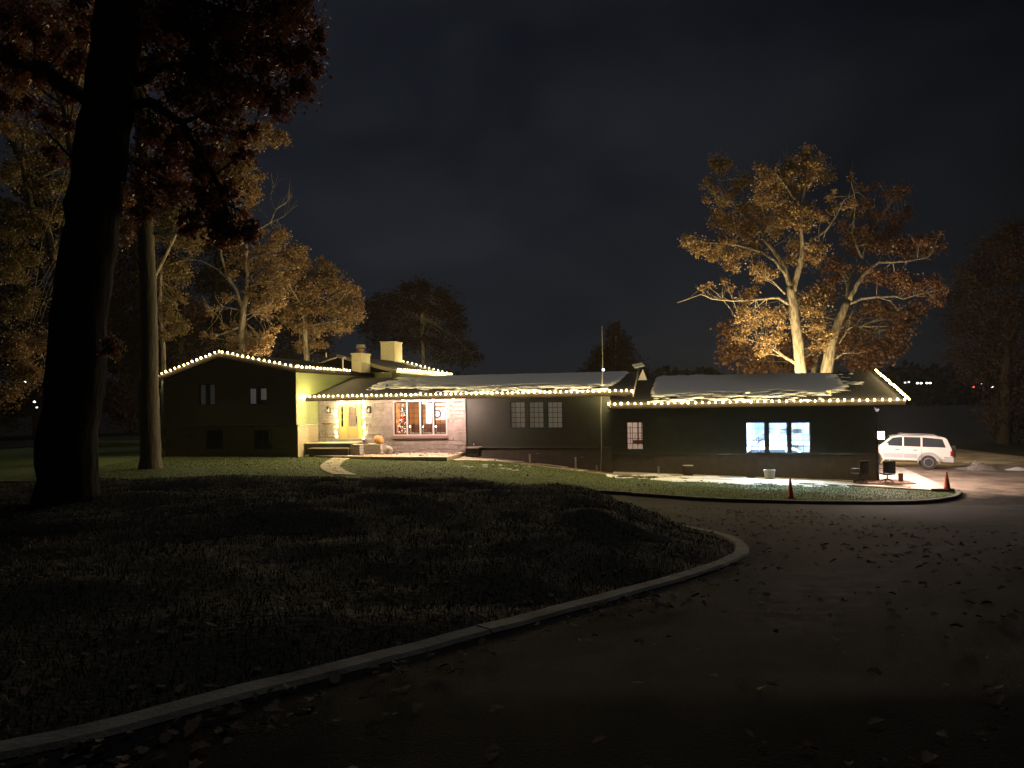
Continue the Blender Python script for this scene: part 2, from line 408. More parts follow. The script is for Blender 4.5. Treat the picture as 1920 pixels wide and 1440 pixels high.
# foundation
mb = MB().box(sS + .02, sG - .35, .03, .3, -.6, zB - .01).box(sG - .347, sG + .02, -.01, .3, -.6, zB - .03)
mb.box(sG + .023, F(1229, 850)[0], .03, .3, -.6, zGB + .02 - .01).box(F(1229, 850)[0] + .003, sR - .1, -.02, .3, -.6, zGB - .004)
mb.build('foundation', m_found, house)
MB().box(sS + .05, F(1120, 840)[0], -.06, .02, zB - .035, zB - .005).build('water_table_trim', m_trimlt, house)
for h in midw: window(*h, 0, 3, 5, m_winfr, fw=.04)
window(*smallw, -.03, 3, 5, m_winfr, fw=.035)
for h in garw: window(*h, -.03, 3, 5, m_winfr, fw=.035, mw=.008)
# blinds behind the middle windows
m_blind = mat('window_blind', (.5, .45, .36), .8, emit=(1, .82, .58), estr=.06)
m_blind2 = mat('window_blind_brighter', (.5, .45, .36), .8, emit=(1, .82, .58), estr=.08)  # both blind materials glow themselves, standing in for faint room light
for i, h in enumerate(midw):
    mb = MB(); z = h[2]
    while z < h[3]: mb.quad((h[0], .15, z), (h[1], .15, z), (h[1], .12, z + .05), (h[0], .12, z + .05)); z += .05
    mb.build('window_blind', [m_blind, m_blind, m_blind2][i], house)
MB().box(midw[0][0] - .1, midw[2][1] + .1, .2, .25, midw[0][2] - .1, midw[0][3] + .1).build('room_partition', m_dark, house)

# --- stone front with door and picture windows
TS = -.14
zT = 2.22                           # porch floor
door = hole(635.5, 757, 680.5, 822.5, TS)
zDoor = door[2]
# openings as one frame each; picture windows
pic = [hole(739.5, 753.5, 762, 814.5, TS), hole(764.8, 753.5, 786.5, 814.5, TS), hole(789.5, 753.5, 811, 814.5, TS), hole(814, 753.5, 836, 814.5, TS)]
mb = MB(); wall(mb, sW, sS, .6, zE - .05, TS, [door] + pic, lap=0)
mb.quad((sS, TS, .6), (sS, .1, .6), (sS, .1, zE), (sS, TS, zE))
rs_ = random.Random(5)
def rubble(mb, s0, s1, z0, z1, t, holes, hmin=.13, hmax=.27, wmin=.16, wmax=.62, dmax=.034):
    z = z0
    while z < z1 - .03:
        h = min(rs_.uniform(hmin, hmax), z1 - z); s = s0 - rs_.uniform(0, .3)
        if z1 - z - h < .05: h = z1 - z
        while s < s1:
            w = rs_.uniform(wmin, wmax) * (1.2 if h > .15 else .9); a, b = max(s, s0) + .006, min(s + w, s1) - .006; c, d = z + .006, z + h - .006; s += w
            parts_ = [(a, b, c, d)]
            for H in holes:
                nx = []
                for (a_, b_, c_, d_) in parts_:
                    if H[1] <= a_ or H[0] >= b_ or H[3] <= c_ or H[2] >= d_: nx.append((a_, b_, c_, d_)); continue
                    if a_ < H[0]: nx.append((a_, H[0], c_, d_))
                    if b_ > H[1]: nx.append((H[1], b_, c_, d_))
                    if c_ < H[2]: nx.append((max(a_, H[0]), min(b_, H[1]), c_, H[2]))
                    if d_ > H[3]: nx.append((max(a_, H[0]), min(b_, H[1]), H[3], d_))
                parts_ = nx
            for (a_, b_, c_, d_) in parts_:
                if b_ - a_ < .05 or d_ - c_ < .03: continue
                dd = rs_.uniform(.012, dmax); e = min(.018, (b_ - a_) * .15, (d_ - c_) * .2); j = lambda: rs_.uniform(-.009, .009)
                n = len(mb.v)
                mb.v += [(a_, t, c_), (b_, t, c_), (b_, t, d_), (a_, t, d_)]
                mb.v += [(a_ + e + j(), t - dd + j() * 1.6, c_ + e + j()), (b_ - e + j(), t - dd + j() * 1.6, c_ + e + j()), (b_ - e + j(), t - dd + j() * 1.6, d_ - e + j()), (a_ + e + j(), t - dd + j() * 1.6, d_ - e + j())]
                mb.v += [((a_ + b_) / 2 + j(), t - dd - rs_.uniform(-.002, .006), (c_ + d_) / 2 + j())]
                for k in range(4):
                    q = (k + 1) % 4; mb.f.append((n + k, n + q, n + 4 + q, n + 4 + k)); mb.f.append((n + 4 + k, n + 4 + q, n + 8))
        z += h
pad = (pic[0][0] - .17, pic[3][1] + .09, pic[0][2] - .26, pic[0][3] + .07)
dpad = (door[0] - .04, door[1] + .04, door[2] - .16, door[3] + .04)
rubble(mb, sW + .03, sS, .9, zS, TS - .002, [pad, dpad])
mb.build('stone_wall', m_stonep, house)
for h in pic: window(*h, TS, 2, 6, m_winfr, fw=.06, back=.07, mw=.011)
fr = MB(); a, b, c, d = pic[0][0], pic[3][1], pic[0][2], pic[0][3]
e = .07
fr.box(a - e, b + e, TS - .03, TS - .002, d, d + e * .8).box(a - e, a, TS - .03, TS - .002, c, d).box(b, b + e, TS - .03, TS - .002, c, d).box(a - e, b + e, TS - .03, TS - .002, c - e, c)
for i in range(3): fr.box(pic[i][1] + .001, pic[i + 1][0] - .001, TS - .03, TS - .002, c, d)
fr.build('window_surround', m_white, house)
MB().box(a - .16, b + e, TS - .12, TS - .002, c - e - .16, c - e - .003).build('window_sill', mat('stone_sill', (.30, .20, .17), .8, bump=.01), house, bevel=.01)
# door set
m_door = mat('yellow_door_paint', (.60, .49, .2), .4)
m_doorf = mat('cream_door_frame', (.68, .55, .2), .45)
dx0, dx1, dz0, dz1 = door; t0 = TS + .08
def px2s(x): return F(x, 790, TS)[0]
fr = MB()
xs = [dx0, px2s(638.4), px2s(643.6), px2s(649.8), px2s(671.0), px2s(675.8), px2s(680.5)]
posts = [(dx0, xs[1]), (xs[2], xs[3]), (xs[4], xs[5] - .02), (dx1 - .05, dx1)]
for p in posts: fr.box(p[0], p[1], t0 - .05, t0 + .05, dz0, dz1)
for p in ((xs[1], xs[2]), (xs[3], xs[4]), (xs[5] - .02, dx1 - .05)): fr.box(p[0], p[1], t0 - .048, t0 + .048, dz1 - .09, dz1)
fr.build('door_frame', m_doorf, house)
zmid = F(650, 800, TS)[1]
def lites(x0, x1, name, cols, rows, fw, mt, ym=0, pm=None, bot=None):
    mb = MB(); z0 = dz0 + .03; z1 = dz1 - .09; bz = bot or zmid
    mb.box(x0, x1, t0 - .03 + ym, t0 + .03 + ym, z0, bz).box(x0, x0 + fw, t0 - .03 + ym, t0 + .03 + ym, bz, z1).box(x1 - fw, x1, t0 - .03 + ym, t0 + .03 + ym, bz, z1).box(x0 + fw, x1 - fw, t0 - .03 + ym, t0 + .03 + ym, z1 - fw, z1)
    o = mb.build(name, mt, house)
    g = MB()
    for i in range(1, cols):
        x = x0 + fw + (x1 - x0 - 2 * fw) * i / cols; g.box(x - .013, x + .013, t0 - .02 + ym, t0 + .01 + ym, bz, z1 - fw)
    for i in range(1, rows):
        z = bz + (z1 - fw - bz) * i / rows; g.box(x0 + fw, x1 - fw, t0 - .018 + ym, t0 + .008 + ym, z - .013, z + .013)
    g.build('glazing_bar', mt, o)
    MB().quad((x0 + fw, t0 + .02 + ym, bz), (x1 - fw, t0 + .02 + ym, bz), (x1 - fw, t0 + .02 + ym, z1 - fw), (x0 + fw, t0 + .02 + ym, z1 - fw)).build('pane', pm or m_glass, o)
    return o
lites(xs[1], xs[2], 'sidelight', 1, 3, .03, m_doorf, pm=m_dglass)
lites(xs[5] - .02, dx1 - .05, 'sidelight', 1, 3, .02, m_doorf)
dr = lites(xs[3] + .003, xs[4] - .003, 'front_door', 3, 3, .09, m_door, .01)
hx = xs[4] - .08
MB().box(xs[5], dx1 - .07, t0 + .2, t0 + .22, zmid, dz1 - .12).build('glowing_curtain', mat('sheer_glowing_curtain', (.9, .9, .8), .7, emit=(1, .93, .7), estr=3.5), house)  # curtain glows by itself in place of hall light
h = MB().tube([(hx, t0 - .05, dz0 + .92), (hx, t0 - .085, dz0 + 1.0), (hx, t0 - .085, dz0 + 1.12), (hx, t0 - .05, dz0 + 1.2)], .012, 6).box(hx - .025, hx + .025, t0 - .035, t0 - .02, dz0 + .85, dz0 + 1.28)
h.build('door_handle', m_dark, dr)
MB().box(dx0 - .12, dx1 + .12, TS - .28, TS - .003, dz0 - .14, dz0 - .005).build('door_step', m_conc, house, bevel=.01)

# --- two box lanterns beside the door
m_lant = mat('lantern_glow', (.5, .42, .25), .4, emit=(1, .82, .45), estr=1.3)
for i, (px, lab) in enumerate(((617, 'small box lantern on the stone wall between the green siding and the lit door'), (692, 'small box lantern on the stone wall between the lit door and the picture window'))):
    s, z = F(px, 768, TS)
    t = thing('wall_lantern', lab, 'lantern', W(s, TS, z), ANG, 'lanterns flanking the front door')
    mb = MB().box(-.12, .12, -.03, -.004, -.2, .2).box(-.11, .11, -.16, -.03, .15, .17).box(-.11, .11, -.16, -.03, -.17, -.15)
    for x in (-.10, .0, .10): mb.box(x - .012, x + .012, -.165, -.145, -.15, .15)
    mb.build('lantern_frame', m_dark, t)
    MB().box(-.02, .02, -.11, -.07, -.15, .06).build('lamp_candle', m_lant, t)
    MB().box(.065, .085, -.13, -.11, -.14, .12).box(-.075, -.055, -.13, -.11, -.14, .0).build('lantern_glass', m_lant, t)

# --- split-level wing on the left: front plane y=-2.73
TW = -2.73; s1 = sW; zWB = F(520, 797, TW)[1]
zWE = F(560, 696, TW)[1]; pk = F(412, 661, TW - .4)
pks, pkz = pk; eR = F(556, 690, TW - .4); eL = F(297, 706, TW - .4)
slope = ((pkz - eR[1]) / (eR[0] - pks) + (pkz - eL[1]) / (pks - eL[0])) / 2
eLs = eL[0]; eRs = eR[0]
slR = (pkz - eR[1]) / (eRs - pks); slL = (pkz - eL[1]) / (pks - eLs)
def zwing(s): return pkz - (slR * (s - pks) if s > pks else slL * (pks - s))
print('wing', s1, sL, pks, pkz, eRs, eR[1], eLs, eL[1], zWB)
w1 = hole(373, 720, 404, 760, TW); w2 = hole(466, 727, 501, 758.5, TW)
ztop = min(zwing(sL), zwing(s1)) - .22
mb = MB(); wall(mb, sL, s1, zWB, ztop, TW, [w1, w2])
mb.poly([(sL, TW, ztop), (s1, TW, ztop), (s1, TW, zwing(s1) - .2), (pks, TW, pkz - .2), (sL, TW, zwing(sL) - .2)])
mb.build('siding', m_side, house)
mb = MB()                            # side wall facing the porch, lapped
z = zWB
while z < zwing(s1) - .2:
    z2 = min(z + .17, zwing(s1) - .2)
    mb.quad((s1 + .022, TW, z), (s1 + .022, 9, z), (s1, 9, z2), (s1, TW, z2)); mb.quad((s1, TW, z), (s1, 9, z), (s1 + .022, 9, z), (s1 + .022, TW, z)); z = z2
mb.build('side_siding', m_side_lit, house)
MB().box(s1 - .02, s1 + .03, TW - .035, TW + .07, zWB, ztop).build('corner_board', m_trimlt, house)
MB().box(sL, s1 - .03, TW + .05, TW + .1, zWB - .02, zWB - .001).box(s1 - .3, s1 + .02, TW + .12, -.2, zWB - .02, zWB - .001).build('underside', m_fascia, house)
b1 = hole(386, 806, 418, 842, TW + .2); b2 = hole(476, 806, 510, 842, TW + .2)
mb = MB(); wall(mb, sL + .1, s1 - .02, .7, zWB, TW + .2, [b1, b2], lap=0)
mb.build('brick_base_front', m_brick_shade, house); mb = MB()
mb.quad((s1 - .02, TW + .2, .7), (s1 - .02, .0, .7), (s1 - .02, .0, zWB + .05), (s1 - .02, TW + .2, zWB + .05))
mb.quad((sL + .1, TW + .2, .7), (sL + .1, 9, .7), (sL + .1, 9, 5.5), (sL + .1, TW + .2, 5.5))
mb.build('brick_base', m_brick, house)
MB().box(s1 - .04, s1 + .06, TW + .25, -.16, zWB - .06, zWB - .022).build('ledge_cap', m_white, house)
m_curt = mat('grey_curtain', (.4, .38, .36), .8, emit=(1, .9, .85), estr=.045)
m_curt2 = mat('dim_curtain', (.3, .3, .26), .8, emit=(.9, .9, .8), estr=.012)
for k, h in enumerate((w1, w2)):
    mid = (h[0] + h[1]) / 2
    window(h[0], mid - .06, h[2], h[3], TW, 1, 1, m_winfr, fw=.05); window(mid + .06, h[1], h[2], h[3], TW, 1, 1, m_winfr, fw=.05)
    MB().box(mid - .06, mid + .06, TW - .02, TW + .1, h[2], h[3]).build('mullion', m_winfr, house)
    cu = m_curt if k else m_curt2
    mb = MB()
    for (a, b, w) in ((h[0] + .03, mid - .1, 1), (mid + .1, h[1] - .03, 1)):
        n = 14
        for i in range(n):
            x0, x1 = a + (b - a) * i / n, a + (b - a) * (i + 1) / n; y0, y1 = TW + .16 + .02 * (i % 2), TW + .16 + .02 * ((i + 1) % 2)
            mb.quad((x0, y0, h[2] + (.25 if (k and a > mid) else 0)), (x1, y1, h[2] + (.25 if (k and a > mid) else 0)), (x1, y1, h[3] - .02), (x0, y0, h[3] - .02))
    mb.build('curtain', cu, house)
    MB().box(h[0] - .1, h[1] + .1, TW + .3, TW + .34, h[2] - .1, h[3] + .1).build('room_partition', m_dark, house)
for h in (b1, b2):
    mid = (h[0] + h[1]) / 2
    window(h[0], h[1], h[2], h[3], TW + .2, 2, 1, m_winfr, m_dglass)
    MB().box(h[0] - .02, h[1] + .02, TW + .45, TW + .48, h[2] - .1, h[3] + .1).build('room_partition', m_dark, house)

# --- roofs: slabs with a thickness
def roof_slab(name, corners, th=.15, material=None):
    """corners: eave a, eave b, ridge b, ridge a"""
    mb = MB(); mb.prism([Vector(c) - Vector((0, 0, th)) for c in corners], (0, 0, th))
    return mb.build(name, material or m_shing, house)
yF = TW - .4; yBk = 9.0
roof_slab('roof', [(eRs, yF, eR[1]), (eRs, yBk, eR[1]), (pks, yBk, pkz), (pks, yF, pkz)])
roof_slab('roof', [(eLs, yF, eL[1]), (pks, yF, pkz), (pks, yBk, pkz), (eLs, yBk, eL[1])])
mb = MB()
for (a, za, b, zb) in ((eLs, eL[1], pks, pkz), (pks, pkz, eRs, eR[1])):
    mb.prism([(a, yF - .04, za - .24), (b, yF - .04, zb - .24), (b, yF - .04, zb + .01), (a, yF - .04, za + .01)], (0, .037, 0))
mb.box(eRs + .002, eRs + .04, yF, yBk, eR[1] - .24, eR[1] + .01)
mb.build('fascia', m_fascia, house)
MB().poly([(s1 - .01, yF, eR[1] - .16), (eRs, yF, eR[1] - .16), (eRs, yBk, eR[1] - .16), (s1 - .01, yBk, eR[1] - .16)]).build('soffit', m_trimlt, house)
# main roof
RT = 4.3; ye = -1.73
mL = F(574, 746, ye)[0]; mR = F(1186, 745, ye)[0]
zR = F(1100, 699, RT)[1]
mL = max(mL, s1 + .03)
roof_slab('roof', [(mL, ye, zE), (mR, ye, zE), (mR, RT, zR), (mL, RT, zR)])
roof_slab('roof', [(mL, 10.5, zE), (mL, RT, zR), (mR, RT, zR), (mR, 10.5, zE)])
MB().box(mL, mR, ye - .04, ye - .002, zE - .19, zE + .02).build('fascia', m_fascia, house)
mb = MB()
mb.prism([(mR + .002, ye, zE - .24), (mR + .002, RT, zR - .24), (mR + .002, RT, zR + .02), (mR + .002, ye, zE + .02)], (.05, 0, 0))
mb.build('rake_board', m_trimlt, house)
MB().box(mL, mR - .02, ye, -.002, zE - .19, zE - .16).build('soffit', m_trimlt, house)
mb = MB().poly([(mR - .5, ye + .8, zE - .2), (mR - .5, 10, zE - .2), (mR - .5, RT, zR - .16)]); mb.build('gable_siding', m_side_lit, house)
# gable triangle with louvre standing above the garage ridge
tri = F(1205, 706, RT - .8)
mb = MB().prism([(tri[0] - .28, RT - .8, tri[1] - .2), (tri[0] + .24, RT - .8, tri[1] - .2), (tri[0] + .02, RT - .8, tri[1] + .42)], (0, .1, 0)); mb.build('gable_vent', m_white, house)
# garage roof
GT = 5.2; yg = -.6
gL = F(1141, 757, yg)[0]; gR = F(1696, 752, yg)[0]
roof_slab('roof', [(gL, yg, zGE), (gR, yg, zGE), (gR, GT, gz), (gL, GT, gz)])
roof_slab('roof', [(gL, GT * 2 + .6, zGE), (gL, GT, gz), (gR, GT, gz), (gR, GT * 2 + .6, zGE)])
mb = MB().box(gL, gR, yg - .04, yg - .002, zGE - .19, zGE + .02); mb.build('fascia', m_fascia, house)
mb = MB().prism([(gR + .002, yg, zGE - .24), (gR + .002, GT, gz - .24), (gR + .002, GT, gz + .02), (gR + .002, yg, zGE + .02)], (.05, 0, 0)); mb.build('rake_board', m_fascia, house)
MB().box(gL, gR - .02, yg, -.04, zGE - .19, zGE - .165).build('soffit', m_fascia, house)
mb = MB().tube([(gL + .1, yg - .1, zGE + .25), (gL + .05, yg - .12, zGE - .02), (gL + .1, yg - .08, zGE - .12)], .035, 6); mb.build('gutter_elbow', m_trimlt, house)
# rear wing
r_a = F(743, 694, 7.0); r_c = F(631, 664, 7.0); r_b = F(846, 701.5, 20)
es, ez = r_a; ps_, pz_ = r_c
yr0, yr1 = 7.0, 19.5
mb = None
print('rear', es, ez, ps_, pz_, r_b)
roof_slab('roof', [(es, yr0, ez), (es, yr1, ez), (ps_, yr1, pz_), (ps_, yr0, pz_)])
roof_slab('roof', [(2 * ps_ - es, yr0, ez), (ps_, yr0, pz_), (ps_, yr1, pz_), (2 * ps_ - es, yr1, ez)])
mb = MB().box(2 * ps_ - es + .5, es - .5, yr0 + .5, yr1 - .5, 3, ez - .1)
MB().poly([(2 * ps_ - es + .3, yr0 + .4, ez - .1), (es - .3, yr0 + .4, ez - .1), (ps_, yr0 + .4, pz_ - .2)]).build('gable_siding', m_fascia, house)
mb.poly([(2 * ps_ - es + .5, yr1 - .5, ez - .1), (es - .5, yr1 - .5, ez - .1), (ps_, yr1 - .5, pz_ - .2)])
mb.build('rear_wall', m_side_lit, house)
mb = MB().prism([(es, yr0 - .04, ez - .22), (ps_, yr0 - .04, pz_ - .22), (ps_, yr0 - .04, pz_ + .01), (es, yr0 - .04, ez + .01)], (0, .037, 0)).box(es + .002, es + .04, yr0, yr1, ez - .2, ez + .01)
mb.build('fascia', m_trimlt, house)
# back wall of the main block
MB().box(s1 + .1, mR - .6, 9.8, 9.95, 0, zE - .1).build('back_wall', m_side, house)
# chimneys
def chimney(px0, px1, py0, py1, t, w, d, cap, flue):
    s0, z1 = F(px0, py0, t); _, z0 = F(px0, py1, t)
    mb = MB().box(s0, s0 + w, t, t + d, z0 - 1.2, z1 - .09); c = mb.build('chimney', m_chim, house, bevel=.01)
    MB().box(s0 - .05, s0 + w + .05, t - .05, t + d + .05, z1 - .088, z1).build('chimney_cap', m_chim, c, bevel=.01)
    if flue:
        m = MB(); cx, cy = s0 + w / 2, t + d * .5
        m.lathe([(.16, 0), (.16, .3)], (cx, cy, z1 + .002), 14); m.build('flue', mat('terracotta', (.5, .25, .15), .7), c)
        m = MB()
        for dz, r in ((.10, .34), (.22, .30), (.36, .36), (.56, .30)): m.lathe([(r, 0), (r * .93, .035)], (cx, cy, z1 + dz), 18)
        m.lathe([(.3, .40), (.26, .55)], (cx, cy, z1), 14); m.build('flue_cowl', mat('galvanised_cowl', (.5, .48, .4), .35, .6), c)
chimney(659, 693, 662, 704, 5.4, .66, 1.5, 1, 1)
chimney(713.5, 757, 640.5, 678, 17.4, 1.2, 1.75, 1, 0)
# skylight frame, vents and pipes on the wing roofs
def zrear(s): return pz_ - (pz_ - ez) / abs(es - ps_) * abs(s - ps_)
s, z = F(643, 688, 5.0)
MB().tube([(s, 5.0, z - .5), (s, 5.0, z + .52), (s + .05, 5.0, z + .6), (s + .13, 5.0, z + .62), (s + .2, 5.0, z + .55)], .045, 8).build('vent_pipe', m_white, house)
s, z = F(612, 665, 9)
MB().tube([(s, 9, zrear(s) - .1), (s, 9, z + .15)], .04, 8).build('vent_pipe', m_white, house)
for px, py in ((1401, 735), (1553, 738)):
    s, z = F(px, py, 1.0); zz = zGE + (gz - zGE) * (1.0 - yg) / (GT - yg)
    MB().box(s - .1, s + .12, .9, 1.12, zz - .02, zz + .13).build('roof_vent', mat('pale_vent', (.6, .5, .3), .6), house, bevel=.01)
s, z = F(1642, 769, -.2)
fl = MB().tube([(s, -.05, z + .12), (s, -.16, z + .06)], .02, 6).lathe([(.05, 0), (.09, .12)], (s + .05, -.2, z - .06), 12); fl.build('motion_lamp_head', mat('lamp_reflector', (.7, .65, .65), .3, emit=(1, .85, .85), estr=.35), house)

# ---------------------------------------------------------------- snow on the roofs
def roof_snow(name, label, s0, s1_, y0, y1, z0, z1, cell, fn):
    ns = int((s1_ - s0) / cell) + 1; nt_ = int((y1 - y0) / (cell * .5)) + 1
    S, T = np.meshgrid(np.linspace(s0, s1_, ns), np.linspace(y0, y1, nt_))
    H = fn(S, T)
    Z = z0 + (z1 - z0) * (T - y0) / (y1 - y0) + np.clip(H, -.03, .085)
    V = np.stack([S, T, Z], -1).reshape(-1, 3)
    i = np.arange(ns * nt_).reshape(nt_, ns)
    Fq = np.stack([i[:-1, :-1], i[:-1, 1:], i[1:, 1:], i[1:, :-1]], -1).reshape(-1, 4)
    hk = H.reshape(-1); Fq = Fq[(hk[Fq] > 0).any(1)]
    o = npmesh(name, V, Fq, m_snow, smooth=False); o.location = ORG; o.rotation_euler = (0, 0, ANG)
    return tag(o, label, 'snow', kind='stuff')
def zz_(y0, y1, z0, z1, y): return z0 + (z1 - z0) * (y - y0) / (y1 - y0)
def f_main(S, T):
    n = fbm(S * 1.0, T * 4.2 + S * .3 + fbm(S * .5, T * .8, 2) * 3, 4); n2 = fbm(S * 3.5 + 5, T * 12, 3)
    cov = sstep(ye + 1.2, ye + 3.4, T) * .37 + .258 - .5 * (1 - sstep(ye + .1, ye + .4, T))
    cov = cov - .8 * (1 - sstep(-10.2, -8.4, S - T * .2)) - .24 * (1 - sstep(-8.5, -1.0, S)) - .5 * sstep(RT - .45, RT - .1, T) - 1.0 * sstep(mR - 1.1, mR - .55, S - (T - 1) * .12)
    return (n * .6 + n2 * .4 - (.78 - cov)) * .55
def f_gar(S, T):
    n = fbm(S * 1.0 + 40, T * 4.2 + fbm(S * .5, T * .8, 2) * 3, 4); n2 = fbm(S * 3.5 + 5, T * 12 + 8, 3)
    cov = sstep(yg + 1.1, yg + 2.8, T) * .47 + .26 - .5 * (1 - sstep(yg + .1, yg + .4, T))
    cov = cov - .45 * sstep(GT - .35, GT - .1, T) - .55 * sstep(gR - 3.2, gR - 1.2, S + T * .1) - .9 * (1 - sstep(gL + 1.6, gL + 2.3, S - T * .1)) - .3 * sstep(gR - 1.2, gR - .7, S)
    return (n * .6 + n2 * .4 - (.78 - cov)) * .55
roof_snow('roof_snow', 'patchy snow thinning to streaks above the eave lights on the long middle roof', mL, mR - .1, ye + .02, RT, zE + (zR - zE) * .004 + .004, zR + .004, .07, f_main)
roof_snow('roof_snow', 'smooth grey snow breaking into streaks at the eave of the garage roof', gL, gR - .1, yg + .02, GT, zGE + .004, gz + .004, .07, f_gar)

# ---------------------------------------------------------------- strings of bulbs
me_b = None
def bulb_mesh():
    global me_b
    mb = MB().lathe([(.012, -.058), (.042, -.034), (.052, .0), (.041, .034), (.01, .058)], n=8)
    o = mb.build('bulb', m_bulb, smooth=True); me_b = o.data; bpy.data.objects.remove(o)
bulb_mesh()
def bulb_string(label, pts, spacing, watts=100, jit=.02, every=1):
    """pts in house frame"""
    t = thing('light_string', label, 'string lights', ORG, ANG, 'warm white strings of lights on the house')
    P = [Vector(p) for p in pts]; L = [0]
    for i in range(len(P) - 1): L.append(L[-1] + (P[i + 1] - P[i]).length)
    def pos(d):
        for i in range(len(P) - 1):
            if d <= L[i + 1] + 1e-6: return P[i].lerp(P[i + 1], (d - L[i]) / (L[i + 1] - L[i]))
        return P[-1]
    n = int(L[-1] / spacing); W_ = []
    for i in range(n + 1):
        p = pos(L[-1] * i / n)
        o = bpy.data.objects.new('bulb', me_b); C.objects.link(o); o.parent = t
        o.location = p + Vector((random.uniform(-jit, jit), random.uniform(-jit, jit) * .5, random.uniform(-jit, jit) + .06))
        o.scale = (random.uniform(.8, 1.12),) * 3
        o.rotation_euler = (random.uniform(-.3, .3), random.uniform(-.3, .3), 0)
        W_.append(p)
        if i % every == every // 2:
            l = bpy.data.lights.get('bulb_filament_%g' % watts)
            if l is None:
                l = bpy.data.lights.new('bulb_filament_%g' % watts, 'POINT'); l.energy = watts * .38; l.color = (1.0, .80, .40); l.shadow_soft_size = .02
            lo = bpy.data.objects.new('bulb_filament', l); C.objects.link(lo); lo.location = W(o.location.x, o.location.y, o.location.z)
        if i < n: W_.append(pos(L[-1] * (i + .5) / n) - Vector((0, 0, random.uniform(.01, .05))))
    MB().tube(W_, .008, 4, False).build('cord', m_wire, t)
    return t
g_ = .105
bulb_string('string of bulbs climbing the far slope of the gable beside the thin tree trunk', [(eLs, yF - .075, eL[1] + .02), (pks, yF - .075, pkz + .02)], .27)
bulb_string('string of bulbs on the front gable slope falling from its peak to the porch side', [(pks + .2, yF - .075, pkz - .02), (eRs, yF - .075, eR[1] + .02)], .30)
eEnd = None
bulb_string('string of bulbs along the high eave above the olive green wall', [(eRs + g_, yF, eR[1] + .02), (eRs + g_, 3.4, eR[1] + .02)], .43, 60)
bulb_string('longest string of bulbs running along the snowy middle eave over the front door', [(mL, ye - g_, zE + .02), (mR, ye - g_, zE + .02)], .275)
bulb_string('string of bulbs along the low eave of the garage over its blue lit windows', [(gL, yg - g_, zGE + .02), (gR, yg - g_, zGE + .02)], .33, 100)
bulb_string('string of bulbs up the sloping end of the garage roof above the corner lamp', [(gR + .22, yg, zGE + .03), (gR + .22, GT, gz + .03)], .19, 18)
bulb_string('tight string of bulbs along the far eave right of the plain chimney', [(es + g_, yr0 + .1, ez + .02), (es + g_, yr1, ez + .02)], .54, 130)
bulb_string('string of bulbs sloping down behind the far roof from the foot of the plain chimney', [(ps_ + .1, yr1 + g_, pz_ + .02), (es, yr1 + g_, ez + .02)], .36, 120)
bulb_string('string of bulbs framing the yellow front door on both sides and across its top', [(dx0 - .14, TS - .06, dz0 + .05), (dx0 - .14, TS - .06, dz1 + .02), (dx1 + .08, TS - .06, dz1 + .02), (dx1 + .08, TS - .06, dz0 - .05)], .285, 22, jit=.03)
bulb_string('added string of bulbs on the unseen back eave of the garage below the tall oaks', [(gL + 2, GT * 2 + .68, zGE + .02), (gR, GT * 2 + .68, zGE + .02)], .6, 1500)  # added out of view to light the oak crowns
bulb_string('added string of bulbs on the unseen back slope of the gable wing', [(eLs, yBk + g_, eL[1] + .02), (pks, yBk + g_, pkz + .02), (eRs, yBk + g_, eR[1] + .02)], .6, 560)  # unseen string, added to light the trees behind the wing
# ---------------------------------------------------------------- ground
def grid_mesh(name, x0, x1, y0, y1, c, keep, material, dz=0, kind='structure', fn=None):
    nx = int(round((x1 - x0) / c)) + 1; ny = int(round((y1 - y0) / c)) + 1
    X, Y = np.meshgrid(np.linspace(x0, x1, nx), np.linspace(y0, y1, ny))
    Z = zt(X, Y) + dz + (fn(X, Y) if fn else 0)
    i = np.arange(nx * ny).reshape(ny, nx)
    Fq = np.stack([i[:-1, :-1], i[:-1, 1:], i[1:, 1:], i[1:, :-1]], -1).reshape(-1, 4)
    cx = (X[:-1, :-1] + c / 2).ravel(); cy = (Y[:-1, :-1] + c / 2).ravel()
    Fq = Fq[keep(cx, cy)]
    o = npmesh(name, np.stack([X, Y, Z], -1).reshape(-1, 3), Fq, material, smooth=True)
    return tag(o, kind=kind)
kp = [(-40, 908), (60, 908), (250, 907), (420, 905), (600, 905)]
kerbL = [G(px, 903) for px in ()]
KF = [(-34, 29.2), (-24, 29.0), (-13, 28.9), (-6, 29.0), (0, 29.4)]
for px, py in ((1150, 925), (1230, 932), (1320, 939), (1430, 943), (1550, 945.5), (1650, 946), (1730, 944), (1780, 938), (1800, 930), (1795, 922)):
    g = G(px, py); KF.append((g.x, g.y))
print('kerb', [(round(a, 1), round(b, 1)) for a, b in KF])
KFs = smooth_poly(KF, False)
def fyl(x): return FY - .2126 * x
LAWN = KFs + [(sR * fv.x + .6, fyl(18) - 1.4), (12, fyl(12) - 1.2), (4, fyl(4) - 1.5), (-2, fyl(-2) - 1.0), (-2, 60), (-34, 60)]
def in_lawn(x, y): return inside(x, y, LAWN)
def in_isl(x, y): return inside(x, y, ISL)
X0, X1, Y0, Y1, CC = -34, 34, -3, 60, .2
lawn = grid_mesh('lawn', X0, X1, Y0, Y1, CC, lambda x, y: in_lawn(x, y), m_grass)
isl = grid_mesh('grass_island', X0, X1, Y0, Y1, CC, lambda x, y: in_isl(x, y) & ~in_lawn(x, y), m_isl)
drv = grid_mesh('driveway', X0, X1, Y0, Y1, CC, lambda x, y: ~in_isl(x, y) & ~in_lawn(x, y), m_grav)
